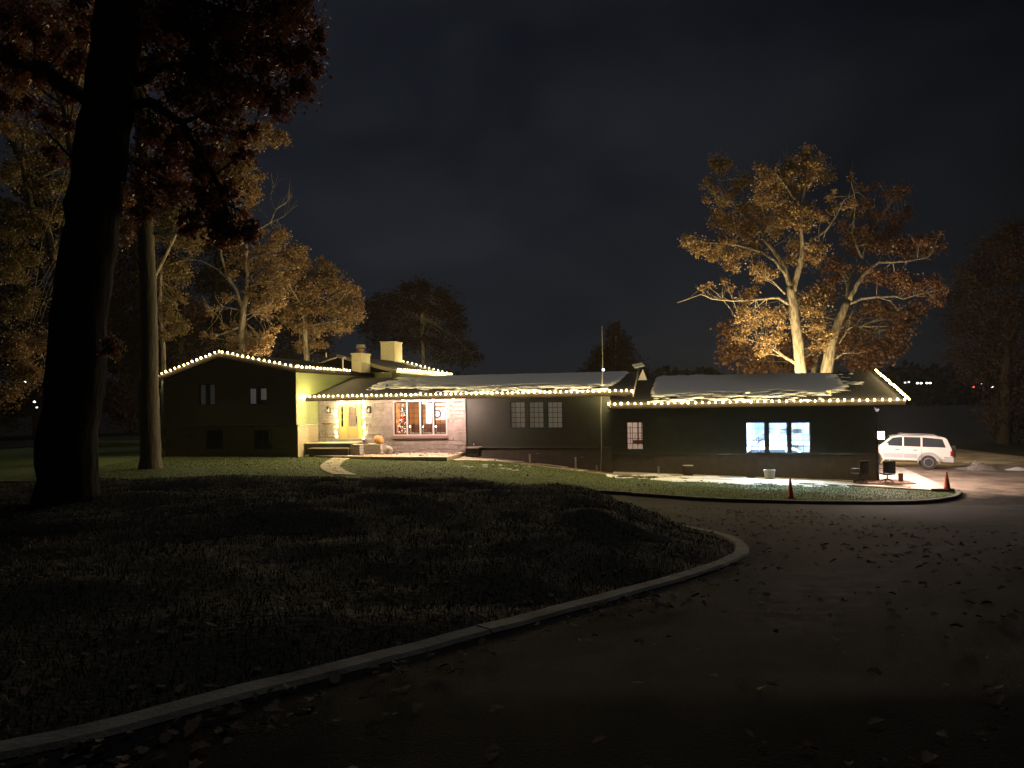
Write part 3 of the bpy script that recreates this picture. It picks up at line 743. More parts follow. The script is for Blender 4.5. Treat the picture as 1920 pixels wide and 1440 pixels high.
# the far ground as one sheet with a hole filled by the finer sheets
far = MB(); E = 900
def zz(x, y): return float(zt(min(max(x, X0), X1), min(max(y, Y0), Y1), False))
xs_ = [-E, -200, X0, -20, -8, 0, 8, 20, X1, 200, E]; ys_ = [-E, -100, Y0, 10, 20, 30, 45, Y1, 200, E]
idx = {}
for a in range(len(xs_) - 1):
    for b in range(len(ys_) - 1):
        if X0 <= xs_[a] < X1 and Y0 <= ys_[b] < Y1: continue
        q = [(xs_[a], ys_[b]), (xs_[a + 1], ys_[b]), (xs_[a + 1], ys_[b + 1]), (xs_[a], ys_[b + 1])]
        far.quad(*[(x, y, zz(x, y) - .03) for x, y in q])
tag(far.build('ground', m_farg), kind='structure')
# kerbs
def kerb(name, P, w, h, label):
    mb = MB(); n = len(P); sec = []
    for i, p in enumerate(P):
        a = Vector(P[max(i - 1, 0)]); b = Vector(P[min(i + 1, n - 1)]); d = (b - a).normalized(); nn = Vector((-d.y, d.x))
        z = float(zt(p[0], p[1], False)); jj = random.uniform(-.01, .01)
        w2 = w / 2
        row = []
        for off, dz in ((-w2, -.15), (-w2, h - .025), (-w2 + .025, h), (w2 - .025, h), (w2, h - .025), (w2, -.15)):
            row.append((p[0] + nn.x * (off + jj), p[1] + nn.y * (off + jj), z + dz))
        sec.append(row)
    for i in range(n - 1):
        if i % 11 == 10:              # joint between two cast lengths
            A = [Vector(q) for q in sec[i]]; B = [Vector(q) for q in sec[i + 1]]
            lo = [A[k].lerp(B[k], .97) for k in range(6)]; sec[i + 1] = [tuple(B[k].lerp(A[k], 0) + Vector((0, 0, random.uniform(-.006, .006)))) for k in range(6)]
            for k in range(5): mb.quad(A[k], lo[k], lo[k + 1], A[k + 1])
            continue
        for k in range(5): mb.quad(sec[i][k], sec[i + 1][k], sec[i + 1][k + 1], sec[i][k + 1])
    o = mb.build(name, m_kerb); return tag(o, label, 'kerb')
def resample(P, step):
    P = [Vector(p) for p in P]; out = [tuple(P[0])]; acc = 0
    for i in range(len(P) - 1):
        L = (P[i + 1] - P[i]).length; d = step - acc
        while d <= L: q = P[i].lerp(P[i + 1], d / L); out.append(tuple(q)); d += step
        acc = (acc + L) % step
    return out
i0 = min(range(len(ISL)), key=lambda i: (ISL[i][0] + 9) ** 2 + (ISL[i][1] - 1.4) ** 2)
n_ = len(ISL); seq = [ISL[(i0 + k) % n_] for k in range(n_ - 6)]
def trim(seq):
    out = []
    for p in seq:
        if p[0] < -16: break
        out.append(p)
    return out
kerb('kerb', resample(trim(seq), .3), .19, .035, 'pale concrete kerb curling round the dark grass island in the foreground')
kerb('kerb', resample(smooth_poly([p for p in KF], False, 1), .3), .2, .13, 'thin concrete kerb along the far edge of the lit front lawn')

def PZ(px, py, z):                  # house-frame (s, t) of the point at height z
    d = ray(px, py); k = (z - CAMZ) / d.z; p = Vector((d.x * k, d.y * k, 0)) - ORG
    return p.dot(fv), p.dot(bv)
def gslab(name, pxs, material, lift=.05, th=.12, kind='structure'):
    pts = [G(*p) for p in pxs]
    top = [Vector((p.x, p.y, p.z + lift)) for p in pts]
    mb = MB().prism([p - Vector((0, 0, th)) for p in top], (0, 0, th))
    return tag(mb.build(name, material), kind=kind)
# concrete walks and apron
def walk(name, pts, material=m_conc, th=.1):
    """quads between paired points (near, far)"""
    mb = MB()
    T = [[G(*a) + Vector((0, 0, .05)), G(*b) + Vector((0, 0, .05))] for a, b in pts]
    for i in range(len(T) - 1):
        a, b = T[i]; c, d = T[i + 1]
        mb.prism([a - Vector((0, 0, th)), c - Vector((0, 0, th)), d - Vector((0, 0, th)), b - Vector((0, 0, th))], (0, 0, th))
    return tag(mb.build(name, material), kind='structure')
walk('sidewalk', [((845, 864), (862, 860)), ((905, 865.5), (925, 862)), ((978, 868.5), (992, 863.5))])
walk('sidewalk', [((1000, 872), (1008, 869.2)), ((1040, 875.5), (1045, 871)), ((1080, 877), (1083, 872.6)), ((1122, 879), (1122, 874.5))])
walk('sidewalk', [((1150, 890), (1150, 884)), ((1230, 894), (1230, 888)), ((1330, 899), (1330, 892)), ((1400, 902), (1400, 893))])
walk('sidewalk', [((1405, 903), (1420, 894)), ((1490, 907), (1500, 898.5)), ((1580, 911), (1600, 906)), ((1640, 914), (1648, 909))])
gslab('apron', [(1642, 914.2), (1760, 921.5), (1792, 921), (1768, 912.5), (1735, 897), (1694, 879), (1646, 873), (1646, 900)], m_conc, .05, .12)
m_mulch = mat('leafy_mulch', (.10, .045, .03), .95, noise=((.3, .2, .15), 14, .45, .7), bump=.04, bscale=22)
m_grit = mat('pale_pea_gravel', (.2, .16, .14), .9, noise=((.5, .45, .42), 16, .4, .65), bump=.03, bscale=26)
gslab('planting_bed', [(1600, 908), (1650, 911), (1718, 910), (1700, 904), (1660, 902), (1625, 903)], m_mulch, .09, .12)
gslab('planting_bed', [(862, 861.5), (925, 862), (990, 863), (996, 858), (930, 851), (878, 848)], m_grit, .05, .1)
gslab('planting_bed', [(1404, 893), (1500, 898), (1600, 905), (1600, 900), (1520, 892), (1440, 886), (1404, 886)], m_grit, .06, .1)

# terrace in front of the stone wall
zTe = 1.53
tp = [PZ(*p, zTe) for p in ((566, 853), (600, 854.5), (700, 856.5), (838, 857.2), (873, 848.3))] + [(sS, TS), (s1, TS)]
m_terr = stonemat('flagstone_terrace', (.5, .4, .35), (.42, .34, .3), (.25, .2, .16), .35, .02, .5, .35)
mb = MB().prism([(s, t, zTe - .35) for s, t in tp], (0, 0, .35)); o = mb.build('terrace', m_terr); o.location = ORG; o.rotation_euler = (0, 0, ANG); tag(o, kind='structure')
TERR = [((W(s, t, 0)).x, (W(s, t, 0)).y) for s, t in tp]
# flagstone path
pth = [((628, 857), (664, 857)), ((610, 866), (645, 865)), ((599, 874), (637, 875)), ((603, 882), (650, 884)), ((622, 890), (672, 892))]
mb = MB(); rows = []
Lp = [(G(*a), G(*b)) for a, b in pth]
nr = 12
def edge(k, u):
    f = u * (len(Lp) - 1); i = min(int(f), len(Lp) - 2); return Lp[i][k].lerp(Lp[i + 1][k], f - i)
for r in range(nr):
    u0, u1 = r / nr, (r + 1) / nr; cut = random.uniform(.35, .65)
    for (a, b) in ((0.02, cut - .02), (cut + .02, .98)):
        j = lambda: random.uniform(-.02, .02)
        q = []
        for (u, w) in ((u0 + .01, a), (u0 + .005, (a + b) / 2), (u0 + .01, b), (u1 - .008, b + j()), (u1 - .004, (a + b) / 2), (u1 - .008, a + j())):
            p = edge(0, u).lerp(edge(1, u), w); q.append(Vector((p.x, p.y, float(zt(p.x, p.y)) + .0)))
        mb.prism([p - Vector((0, 0, .05)) for p in q], (0, 0, .085))
tag(mb.build('path', mat('path_flagstone', (.38, .33, .24), .85, noise=((.28, .25, .18), 3, .3, .7), bump=.01)), kind='structure')

# porch platform and steps
zT = F(650, 829.5, TS - .28)[1]
pl, pr = s1 + .01, PZ(664, 832, zT)[0]; pf = PZ(620, 832.5, zT)[1]
porch = thing('porch_platform', 'low concrete porch platform with steps below the yellow front door', 'porch', ORG, ANG)
MB().box(pl, pr, pf, TS - .29, zTe - .1, zT - .003).build('platform_wall', m_found, porch)
MB().box(pl, pr + .02, pf - .05, TS - .285, zT, zT + .05).build('platform_slab', mat('porch_slab', (.5, .45, .32), .8, bump=.006), porch, bevel=.01)
zt_ = F(625, 841.5, pf - .35)[1]
MB().box(pl + .45, pr - .1, pf - .45, pf - .003, zTe - .1, zt_).build('step', m_found, porch)
MB().box(pl + .43, pr - .08, pf - .48, pf - .002, zt_ + .002, zt_ + .04).build('step_tread', m_conc, porch)
w0 = F(655, 840, pf - .2)[0]; w1_ = F(676, 840, pf - .2)[0]
cw = tag(MB().box(w0 + .1, w1_, pf - .3, pf + .25, zTe - .1, zT - .02).build('stone_block', m_stone, bevel=.03), 'squared pale stone block at the end of the porch steps', 'stone block')
cw.location = ORG; cw.rotation_euler = (0, 0, ANG)
lw = tag(MB().box(w1_ + .02, F(716, 840, pf + .5)[0], pf + .3, TS - .4, zTe - .1, zT - .04).build('garden_wall', m_stone, bevel=.02), 'low stone planter wall between the steps and the picture window', 'garden wall')
lw.location = ORG; lw.rotation_euler = (0, 0, ANG)
def blob(name, c, r, material, parent=None, seed=0, sub=3, amt=.10):
    bm = bmesh.new(); bmesh.ops.create_icosphere(bm, subdivisions=sub, radius=1)
    rr = random.Random(seed); ph = [rr.uniform(0, 6) for _ in range(9)]
    for v in bm.verts:
        p = v.co; k = 1 + amt * (math.sin(3 * p.x + ph[0]) * math.cos(2.4 * p.y + ph[1]) + .6 * math.sin(5 * p.z + ph[2] + 3 * p.x) + .3 * math.sin(9 * p.y + ph[3]) * math.cos(8 * p.x + ph[4]))
        v.co = Vector((p.x * r[0] * k, p.y * r[1] * k, p.z * r[2] * k))
    me = bpy.data.meshes.new(name); bm.to_mesh(me); bm.free(); me.materials.append(material)
    me.polygons.foreach_set('use_smooth', [True] * len(me.polygons))
    o = bpy.data.objects.new(name, me); C.objects.link(o); o.location = c
    if parent: o.parent = parent
    return o
s, z = F(728, 834, pf + .3)
tag(blob('boulder', W(s, pf + .3, zTe + .2), (.25, .22, .26), m_stonep, seed=5), 'grey rounded boulder on the terrace just beyond the pumpkin', 'boulder')
# pumpkin
s, z = F(706.5, 827, pf + .55)
pk_ = thing('pumpkin', 'large orange pumpkin lying tipped on the low stone wall', 'pumpkin', W(s, pf + .55, zT - .04), .6)
mb = MB(); n = 40; prof = []
for i in range(13):
    a = math.pi * i / 12; prof.append((max(.01, .33 * math.sin(a) ** .8), .25 - .25 * math.cos(a) * (1 if 1 else 0)))
V = []; Fc = []
for i, (r, h) in enumerate(prof):
    for k in range(n):
        t = 2 * math.pi * k / n; q = r * (1 - .09 * abs(math.cos(t * 5)) ** 3 if False else r / r * r * (1 - .10 * (1 - abs(math.sin(t * 5))) ** 2) / r if r else 0) if False else r * (1 - .12 * (1 - abs(math.sin(t * 5))) ** 2)
        V.append((q * math.cos(t), q * math.sin(t), h))
for i in range(12):
    for k in range(n): Fc.append((i * n + k, i * n + (k + 1) % n, (i + 1) * n + (k + 1) % n, (i + 1) * n + k))
pb = npmesh('pumpkin_body', V, Fc, mat('pumpkin_skin', (.62, .26, .09), .5, noise=((.68, .42, .22), 3, .35, .7)), pk_, True); pb.rotation_euler = (.25, .45, 0); pb.scale = (.92, .92, .95)
st = MB().tube([(0, 0, .48), (.01, 0, .55), (.05, 0, .62)], [.05, .03, .025], 7).build('stalk', mat('dry_stalk', (.5, .45, .35), .8), pk_); st.rotation_euler = (.25, .45, 0)
# bird bath by the brick wall
s, z = F(606, 829, -1.6)
bb = thing('bird_bath', 'slender iron bird bath in the corner beside the brick wall', 'bird bath', W(s, -1.2, zT + .05), 0)
MB().lathe([(.02, .98), (.16, 1.0), (.30, 1.10), (.27, 1.11), (.02, 1.05)], n=20).build('basin', mat('weathered_iron', (.28, .22, .13), .6), bb, True)
mb = MB()
for k in range(3):
    a = k * 2.094; mb.tube([(.22 * math.cos(a), .22 * math.sin(a), 0), (.05 * math.cos(a), .05 * math.sin(a), .45), (.03 * math.cos(a), .03 * math.sin(a), .7), (.12 * math.cos(a), .12 * math.sin(a), 1.0)], .016, 6)
mb.lathe([(.1, .44), (.1, .47)], n=12); mb.build('stand', bpy.data.materials['weathered_iron'], bb)

# spa-like dark planter box at the corner of the stone wall
s0, z1 = F(873, 839, -1.0); s1b, z0 = F(897, 852, -1.0)
t = thing('storage_bench', 'dark storage bench with a pale lid against the grey siding beside the stone wall', 'bench', W((s0 + s1b) / 2, -.75, zTe - .1), ANG)
hw = (s1b - s0) / 2
MB().box(-hw, hw, -.3, .4, -.1, z1 - zTe + .05).build('bench_box', m_dark, t, bevel=.02)
MB().box(-hw - .06, hw + .04, -.36, .44, z1 - zTe + .052, z1 - zTe + .11).build('lid', m_conc, t, bevel=.01)
t2 = thing('lantern', 'small dark lantern standing on the pale lid of the storage bench', 'lantern', W(s0 + .35, -.6, z1 + .06), ANG)
MB().box(-.08, .08, -.08, .08, 0, .02).box(-.08, .08, -.08, .08, .26, .28).box(-.08, -.065, -.08, -.065, .02, .26).box(.065, .08, -.08, -.065, .02, .26).box(-.08, -.065, .065, .08, .02, .26).box(.065, .08, .065, .08, .02, .26).tube([(-.04, 0, .28), (-.02, 0, .36), (.02, 0, .36), (.04, 0, .28)], .006, 5).build('frame', m_dark, t2)
MB().lathe([(.03, .02), (.03, .14)], n=10).build('candle', m_white, t2)

# low posts and boxes along the foundation
def ground_at(s, t): p = W(s, t, 0); return W(s, t, float(zt(p.x, p.y)))
for px, py0, py1, lab in ((993.5, 851.5, 865, 'pale stub post by the wall under the first dim middle window'), (1079, 857.5, 868.5, 'pale stub post by the foundation near the tall mast'), (1234.5, 874.5, 885, 'short pale post against the foundation right of the small lit window')):
    s, z0 = F(px, py1, -.35); z1 = F(px, py0, -.35)[1]; g = ground_at(s, -.35)
    q = tag(MB().lathe([(.05, -.2), (.05, z1 - g.z - .02), (.062, z1 - g.z - .018), (.062, z1 - g.z), (.02, z1 - g.z + .01)], n=12).build('vent_post', m_conc), lab, 'post', 'stub posts along the foundation'); q.location = g
for px, py, lab in ((1008, 850.5, 'small pale wall flap beside the first stub post'), (1091.5, 857.3, 'small pale wall flap beside the stub post near the mast')):
    s, z = F(px, py, -.02)
    q = thing('dryer_vent', lab, 'wall vent', W(s, .02, z), ANG, 'wall vents on the foundation')
    MB().box(-.07, .07, -.06, .0, -.005, .02).build('hood', m_conc, q); MB().box(-.06, .06, -.03, -.01, -.09, -.006).build('flap', m_found, q)
s, z1 = F(1290, 873.5, -.5); s2 = F(1299, 873.5, -.5)[0] - s; g = ground_at(s, -.5)
q = thing('utility_box', 'squat grey utility box at the foot of the garage wall', 'utility box', g, ANG)
MB().box(-s2, s2, -.2, .2, -.1, z1 - g.z).build('case', m_found, q, bevel=.015); MB().box(-s2 - .02, s2 + .02, -.22, .22, z1 - g.z + .002, z1 - g.z + .03).build('lid', m_conc, q)
s, z1 = F(1442.5, 882, -.9); s2 = F(1453, 885, -.9)[0] - s; g = ground_at(s, -.9)
hh = z1 - g.z
q = thing('round_planter', 'round pale planter tub below the blue lit garage windows', 'planter', g + Vector((0, 0, .03)), 0)
MB().lathe([(s2 * .86, 0), (s2 * .93, hh * .5), (s2, hh * .85), (s2 * 1.04, hh * .87), (s2 * 1.04, hh), (s2 * .92, hh), (s2 * .9, hh * .8)], n=32).build('tub', mat('pale_tub', (.45, .46, .47), .6), q)
MB().lathe([(s2 * .9, hh * .78), (s2 * .5, hh * .8)], n=24).build('soil', m_mulch, q)
# downpipes / corner bracket
g = G(1119, 885)
q = thing('path_edge_post', 'short pale upright board at the end of the lawn walk by the mast', 'post', g, ANG)
MB().box(-.03, .03, -.03, .03, -.1, .36).build('board', m_conc, q)

# mast with a ball
g = G(1126, 886); mt = thing('flag_mast', 'tall thin mast with a small white ball in front of the house', 'mast', g, 0)
top = at(1130, 612, g.y); ball = at(1130.3, 693.3, g.y)
pts = []
for i in range(13):
    u = i / 12; pts.append((0 + (top.x - g.x) * u + .03 * math.sin(u * 11), 0, (top.z - g.z) * u))
MB().tube(pts, [.018] * 7 + [.014] * 6, 8).build('pole', mat('galvanised_pole', (.32, .3, .26), .45, .3), mt)
b = MB().lathe([(.01, -.075), (.055, -.05), (.075, 0), (.055, .05), (.01, .075)], n=14).build('ball', mat('white_ball_glow', (.9, .9, .9), .3, emit=(.85, .9, 1), estr=3), mt, True)  # ball carries a glow of its own
b.location = (ball.x - g.x + .02, -.05, ball.z - g.z)
# flat dish on the roof
s, z = F(1197, 684, 3.4)
q = thing('satellite_antenna', 'flat tilted satellite panel on a short mast above the roof end', 'antenna', W(s, 3.4, z - .45), ANG)
MB().tube([(0, 0, -.35), (0, 0, .38)], .025, 8).build('mast', m_dark, q)
d = MB().box(-.3, .3, -.24, .24, -.02, .02).build('panel', mat('dish_plastic', (.6, .6, .55), .5, emit=None), q, bevel=.02); d.location = (0, 0, .42); d.rotation_euler = (R(28), R(-12), R(20))

# corner lamp on the garage end wall
m_flood = mat('flood_glass', (1, .95, .95), .3, emit=(1.0, .76, .66), estr=2600)
lp = at(1650, 815.5, W(sR + .25, .5, 0).y)
q = thing('wall_lantern', 'glaring white square lantern at the garage corner above the chair', 'lantern', lp, ANG)
MB().box(-.16, .16, -.14, .14, -.18, .15).build('glass', m_flood, q, bevel=.02)
MB().box(-.18, .18, -.17, .17, .153, .19).box(-.2, -.125, -.03, .03, -.2, -.15).box(-.17, .17, -.15, .15, -.205, -.183).build('cap', m_dark, q)

# traffic cones
m_cone = mat('cone_orange', (.55, .09, .04), .5); m_base = mat('cone_base_rubber', (.03, .03, .03), .8); m_coll = mat('cone_collar', (.6, .3, .22), .4)
def cone(lab, g, h, rz):
    q = thing('traffic_cone', lab, 'traffic cone', g, rz, 'traffic cones on the lawn edge')
    MB().box(-.19, .19, -.19, .19, 0, .035).build('base', m_base, q, bevel=.01)
    MB().lathe([(.145, .036), (.12, .12), (.03, h - .02), (.025, h)], n=24).build('cone_body', m_cone, q, True)
    return q
g = G(1776, 922.5); cone('bright orange traffic cone at the rounded end of the lawn kerb', g + Vector((0, 0, .1)), .80, .3)
g = G(1482.5, 935); cone('dull orange traffic cone on the grass below the garage windows', g, .86, .1)
# low dark board behind the cone
g = G(1768, 921); tag(MB().box(-.5, .5, -.06, .06, 0, .12).build('rubber_ramp', m_base, bevel=.03), 'flat black rubber strip lying beside the bright cone', 'rubber ramp').location = g
# path light
g = G(1689, 906); q = thing('path_light', 'short square post light on the mulch bed by the apron', 'post light', g, ANG)
MB().box(-.1, .1, -.06, .06, 0, .48).build('housing', mat('bronze_post', (.10, .08, .05), .5), q, bevel=.01); MB().box(-.07, .07, -.064, -.061, .12, .42).build('lens', m_trimlt, q)

# office chairs
m_chair = mat('chair_mesh_black', (.012, .013, .013), .6, bump=.002, bscale=80); m_chrome = mat('chrome', (.6, .58, .56), .25, .9)
def office_chair(lab, loc, rz):
    q = thing('office_chair', lab, 'office chair', loc, rz, 'office chairs outside the garage')
    # front of chair faces +y ; back at -y
    mb = MB(); n = 8; P = []
    for i in range(n + 1):
        x = -.29 + .58 * i / n; P.append((x, -.28 - .05 * (1 - (x / .29) ** 2)))
    for i in range(n):
        (xa, ya), (xb, yb) = P[i], P[i + 1]
        mb.prism([(xa, ya, .5), (xb, yb, .5), (xb, yb - .02, 1.08), (xa, ya - .02, 1.08)], (0, .045, 0))
    mb.build('backrest', m_chair, q, bevel=.012)
    MB().tube([(-.29, -.29, 1.085), (0, -.35, 1.11), (.29, -.29, 1.085)], .018, 6).build('top_rail', m_chrome, q)
    MB().box(-.3, .3, -.26, .26, .42, .49).build('seat', m_chair, q, bevel=.03)
    for s_ in (-1, 1): MB().tube([(s_ * .31, -.3, .72), (s_ * .36, -.15, .72), (s_ * .36, .15, .72), (s_ * .33, .16, .46), (s_ * .25, 0, .43)], .016, 6).build('armrest', m_chrome, q)
    MB().tube([(0, 0, .18), (0, 0, .42)], .028, 8).box(-.16, .16, -.1, .1, .385, .415).build('post', m_dark, q)
    mb = MB()
    for k in range(5):
        a = k * 1.2566 + .3; mb.tube([(0, 0, .2), (.16 * math.cos(a), .16 * math.sin(a), .15), (.31 * math.cos(a), .31 * math.sin(a), .07)], [.028, .02, .015], 6)
    mb.build('star_base', m_dark, q)
    for k in range(5):
        a = k * 1.2566 + .3; w = MB().lathe([(.03, -.015), (.03, .015)], axis='y', n=10).build('castor', m_dark, q); w.location = (.31 * math.cos(a), .31 * math.sin(a), .03); w.rotation_euler = (0, 0, a)
    return q
g = G(1664, 908); oc = office_chair('black office chair with its back turned on the mulch right of the garage corner', g + Vector((0, 0, .06)), -.1)
g = G(1613, 908); dup(oc, g + Vector((0, 0, .06)), .35, 'darker office chair standing in shadow against the garage foundation')

# ---------------------------------------------------------------- the parked car
m_paint = mat('white_car_paint', (.62, .58, .54), .3, spec=.5, noise=((.56, .52, .48), 1.5, .3, .7)); m_clad = mat('silver_cladding', (.36, .36, .37), .45)
m_tyre = mat('tyre_rubber', (.03, .03, .03), .85); m_rim = mat('alloy', (.5, .5, .48), .3, .8); m_tail = mat('tail_lens', (.25, .01, .01), .25)
m_cglass = mat('tinted_car_glass', (.03, .035, .04), .06, spec=.7)
def arc(cx, cz, r, a0, a1, n=10): return [(cx + r * math.cos(a0 + (a1 - a0) * i / n), cz + r * math.sin(a0 + (a1 - a0) * i / n)) for i in range(n + 1)]
def make_suv(lab, loc, rz, tilt=0):
    q = thing('parked_car', lab, 'car', loc, rz); q.rotation_euler = (0, tilt, rz)
    rw, fw_ = 1.15, 3.93; hw = .92; wr = .395; ar = .50; zb = .48
    prof = [(.12, zb), (rw - ar, zb)] + arc(rw, .42, ar, math.pi - .12, .12, 10) + [(rw + ar + .03, zb), (fw_ - ar - .03, zb)] + arc(fw_, .42, ar, math.pi - .12, .12, 10) + [(4.55, zb), (4.8, .5), (4.84, .75), (4.78, .98), (4.65, 1.08), (4.2, 1.15), (3.72, 1.2), (.05, 1.2), (0.0, 1.0), (.0, .8), (-.02, .62)]
    # lower body: lofted across y with narrowing at the shoulders
    secs = [(-hw + .05, .985), (-hw, 1), (hw, 1), (hw - .05, .985)]
    V = []; Fc = []; k = len(prof)
    bm = bmesh.new()
    faces = []
    for (y, s_) in secs: faces.append([bm.verts.new((2.4 + (x - 2.4) * s_, y, .8 + (z - .8) * s_)) for x, z in prof])
    for i in range(3):
        for j in range(k): bm.faces.new((faces[i][j], faces[i][(j + 1) % k], faces[i + 1][(j + 1) % k], faces[i + 1][j]))
    for fs in (faces[0][::-1], faces[3]):
        f = bm.faces.new(fs); bmesh.ops.triangulate(bm, faces=[f])
    # greenhouse
    lo = [(.06, 1.195), (3.72, 1.195)]; z1 = 1.83
    P0 = [(0.06, 1.195), (3.66, 1.195), (3.02, 1.74), (2.85, 1.80), (2.3, 1.845), (.9, 1.84), (.36, 1.79), (.26, 1.70)]
    L0 = []
    for y, sg in ((-1, 0), (1, 0)):
        row = []
        for x, z in P0:
            u = (z - 1.195) / .65; row.append(bm.verts.new((x, y * (hw - .03 - .15 * u - (.05 if u > .97 else 0)), z)))
        L0.append(row)
    n = len(P0)
    for j in range(n): bm.faces.new((L0[0][j], L0[0][(j + 1) % n], L0[1][(j + 1) % n], L0[1][j]))
    bm.faces.new(L0[0][::-1]); bm.faces.new(L0[1])
    bmesh.ops.recalc_face_normals(bm, faces=bm.faces)
    me = bpy.data.meshes.new('body'); bm.to_mesh(me); bm.free(); me.materials.append(m_paint)
    o = bpy.data.objects.new('body', me); C.objects.link(o); o.parent = q
    bv_ = o.modifiers.new('bevel', 'BEVEL'); bv_.width = .03; bv_.segments = 3; bv_.limit_method = 'ANGLE'; bv_.angle_limit = R(28)
    def side(x, z, e=.004): u = (z - 1.195) / .65; return hw - .03 - .15 * u + e
    for sg in (-1, 1):
        for poly, nm in (([(2.46, 1.25), (3.40, 1.25), (2.94, 1.70), (2.46, 1.76)], 'side_window'), ([(1.55, 1.25), (2.38, 1.25), (2.38, 1.765), (1.55, 1.77)], 'side_window'), ([(.32, 1.25), (1.46, 1.25), (1.46, 1.77), (.48, 1.71)], 'side_window')):
            pts = [(x, sg * side(x, z), z) for x, z in poly]
            MB().prism(pts, (0, sg * .006, 0)).build(nm, m_cglass, q)
        # door seams, cladding with ribs, flares
        mb = MB()
        for x in (1.5, 2.42, 3.42): mb.box(x - .006, x + .006, sg * (hw + .001) - .003, sg * (hw + .001) + .003, .62, 1.19)
        mb.build('door_seam', m_dark, q)
        mb = MB()
        for (a, b) in ((2.45, 3.38), (1.72, 2.38)):
            mb.box(a, b, *sorted((sg * hw, sg * (hw + .02))), .6, .84)
            for z in (.64, .72, .80): mb.box(a, b, *sorted((sg * (hw + .02), sg * (hw + .032))), z - .012, z + .012)
        mb.build('side_cladding', m_clad, q, bevel=.006)
        mb = MB().tube([(1.62, sg * .93, .42), (1.75, sg * .95, .40), (3.3, sg * .95, .40), (3.42, sg * .93, .42)], .035, 6); mb.build('side_step', m_dark, q)
        for cx in (rw, fw_):
            pr = arc(cx, .42, ar + .07, math.pi + .1, -.1, 14); pi = arc(cx, .42, ar - .005, math.pi + .1, -.1, 14)
            mb = MB()
            for i in range(14):
                a, b, c, d = pr[i], pr[i + 1], pi[i + 1], pi[i]
                mb.prism([(a[0], sg * (hw - .02), a[1]), (b[0], sg * (hw - .02), b[1]), (c[0], sg * (hw - .02), c[1]), (d[0], sg * (hw - .02), d[1])], (0, sg * .075, 0))
            mb.build('wheel_flare', m_paint if cx == fw_ else m_clad, q)
            w = MB().lathe([(.24, -.12), (wr - .03, -.13), (wr, -.1), (wr, .1), (wr - .03, .13), (.24, .12)], axis='y', n=32).build('wheel', m_tyre, q, False, .01)
            w.location = (cx, sg * .79, wr)
            mb = MB().lathe([(.235, -.02), (.24, .11), (.22, .115), (.215, 0)], axis='y', n=28)
            for kk in range(6):
                a = kk * math.pi / 3; M_ = Matrix.Rotation(a, 4, 'Y'); mb.box(-.035, .035, .03, .085, .05, .225, M_)
            mb.lathe([(.07, .02), (.06, .1)], axis='y', n=12)
            r_ = mb.build('rim', m_rim, w); r_.scale = (1, sg, 1); r_.location = (0, sg * .012, 0)
        for x in (1.72, 2.62):
            MB().box(x, x + .2, *sorted((sg * hw, sg * (hw + .03))), 1.03, 1.07).build('door_handle', m_dark, q, bevel=.008)
        MB().box(3.18, 3.36, *sorted((sg * (hw + .03), sg * (hw + .2))), 1.22, 1.38).box(3.24, 3.3, *sorted((sg * (hw - .05), sg * (hw + .04))), 1.22, 1.26).build('wing_mirror', m_paint, q, bevel=.03)
        MB().box(-.03, .1, *sorted((sg * .74, sg * (hw + .006))), .80, 1.08).build('tail_light', m_tail, q, bevel=.01)
        MB().box(4.66, 4.8, *sorted((sg * .5, sg * (hw - .03))), .82, 1.0).build('headlight', m_cglass, q, bevel=.02)
        MB().tube([(.7, sg * .62, 1.84), (.75, sg * .62, 1.89), (2.5, sg * .62, 1.90), (2.6, sg * .62, 1.85)], .018, 6).build('roof_rail', m_clad, q)
    MB().box(-.1, .42, -hw - .01, hw + .01, .45, .74).build('rear_bumper', m_clad, q, bevel=.03)
    MB().box(4.6, 4.92, -hw + .03, hw - .03, .42, .74).build('front_bumper', m_clad, q, bevel=.05)
    MB().prism([(3.62, -.74, 1.25), (3.62, .74, 1.25), (3.06, .66, 1.72), (3.06, -.66, 1.72)], (.02, 0, .02)).build('windscreen', m_cglass, q)
    MB().prism([(.06, -.72, 1.28), (.06, .72, 1.28), (.24, .64, 1.70), (.24, -.64, 1.70)], (-.015, 0, .005)).build('rear_window', m_cglass, q)
    MB().lathe([(.30, -.1), (.34, -.08), (.34, .08), (.3, .1)], axis='y', n=24).build('spare_wheel_cover', m_paint, q, bevel=.01)
    c = bpy.data.objects[[o_.name for o_ in q.children if o_.name.startswith('spare_wheel_cover')][0]]; c.rotation_euler = (0, 0, R(90)); c.location = (-.14, .1, .98)
    return q
suv = None
gr_ = G(1741, 880)
heading = R(157)
dv = Vector((math.cos(heading), math.sin(heading), 0))
nv = Vector((-dv.y, dv.x, 0))      # car's left side (+y)
# the side facing the camera is the car's left (+y local rotated by heading) -> world -y
root = Vector((gr_.x, gr_.y, 0)) - dv * 1.15 - nv * .9
zf_ = float(zt(root.x + dv.x * 3.9, root.y + dv.y * 3.9)); zr_ = float(zt(root.x + dv.x * 1.15, root.y + dv.y * 1.15))
sl = (zf_ - zr_) / 2.78
suv = make_suv('white off-road wagon parked on the gravel behind the garage corner', Vector((root.x, root.y, zr_ - sl * 1.15 + .0)), heading, -math.atan(sl))

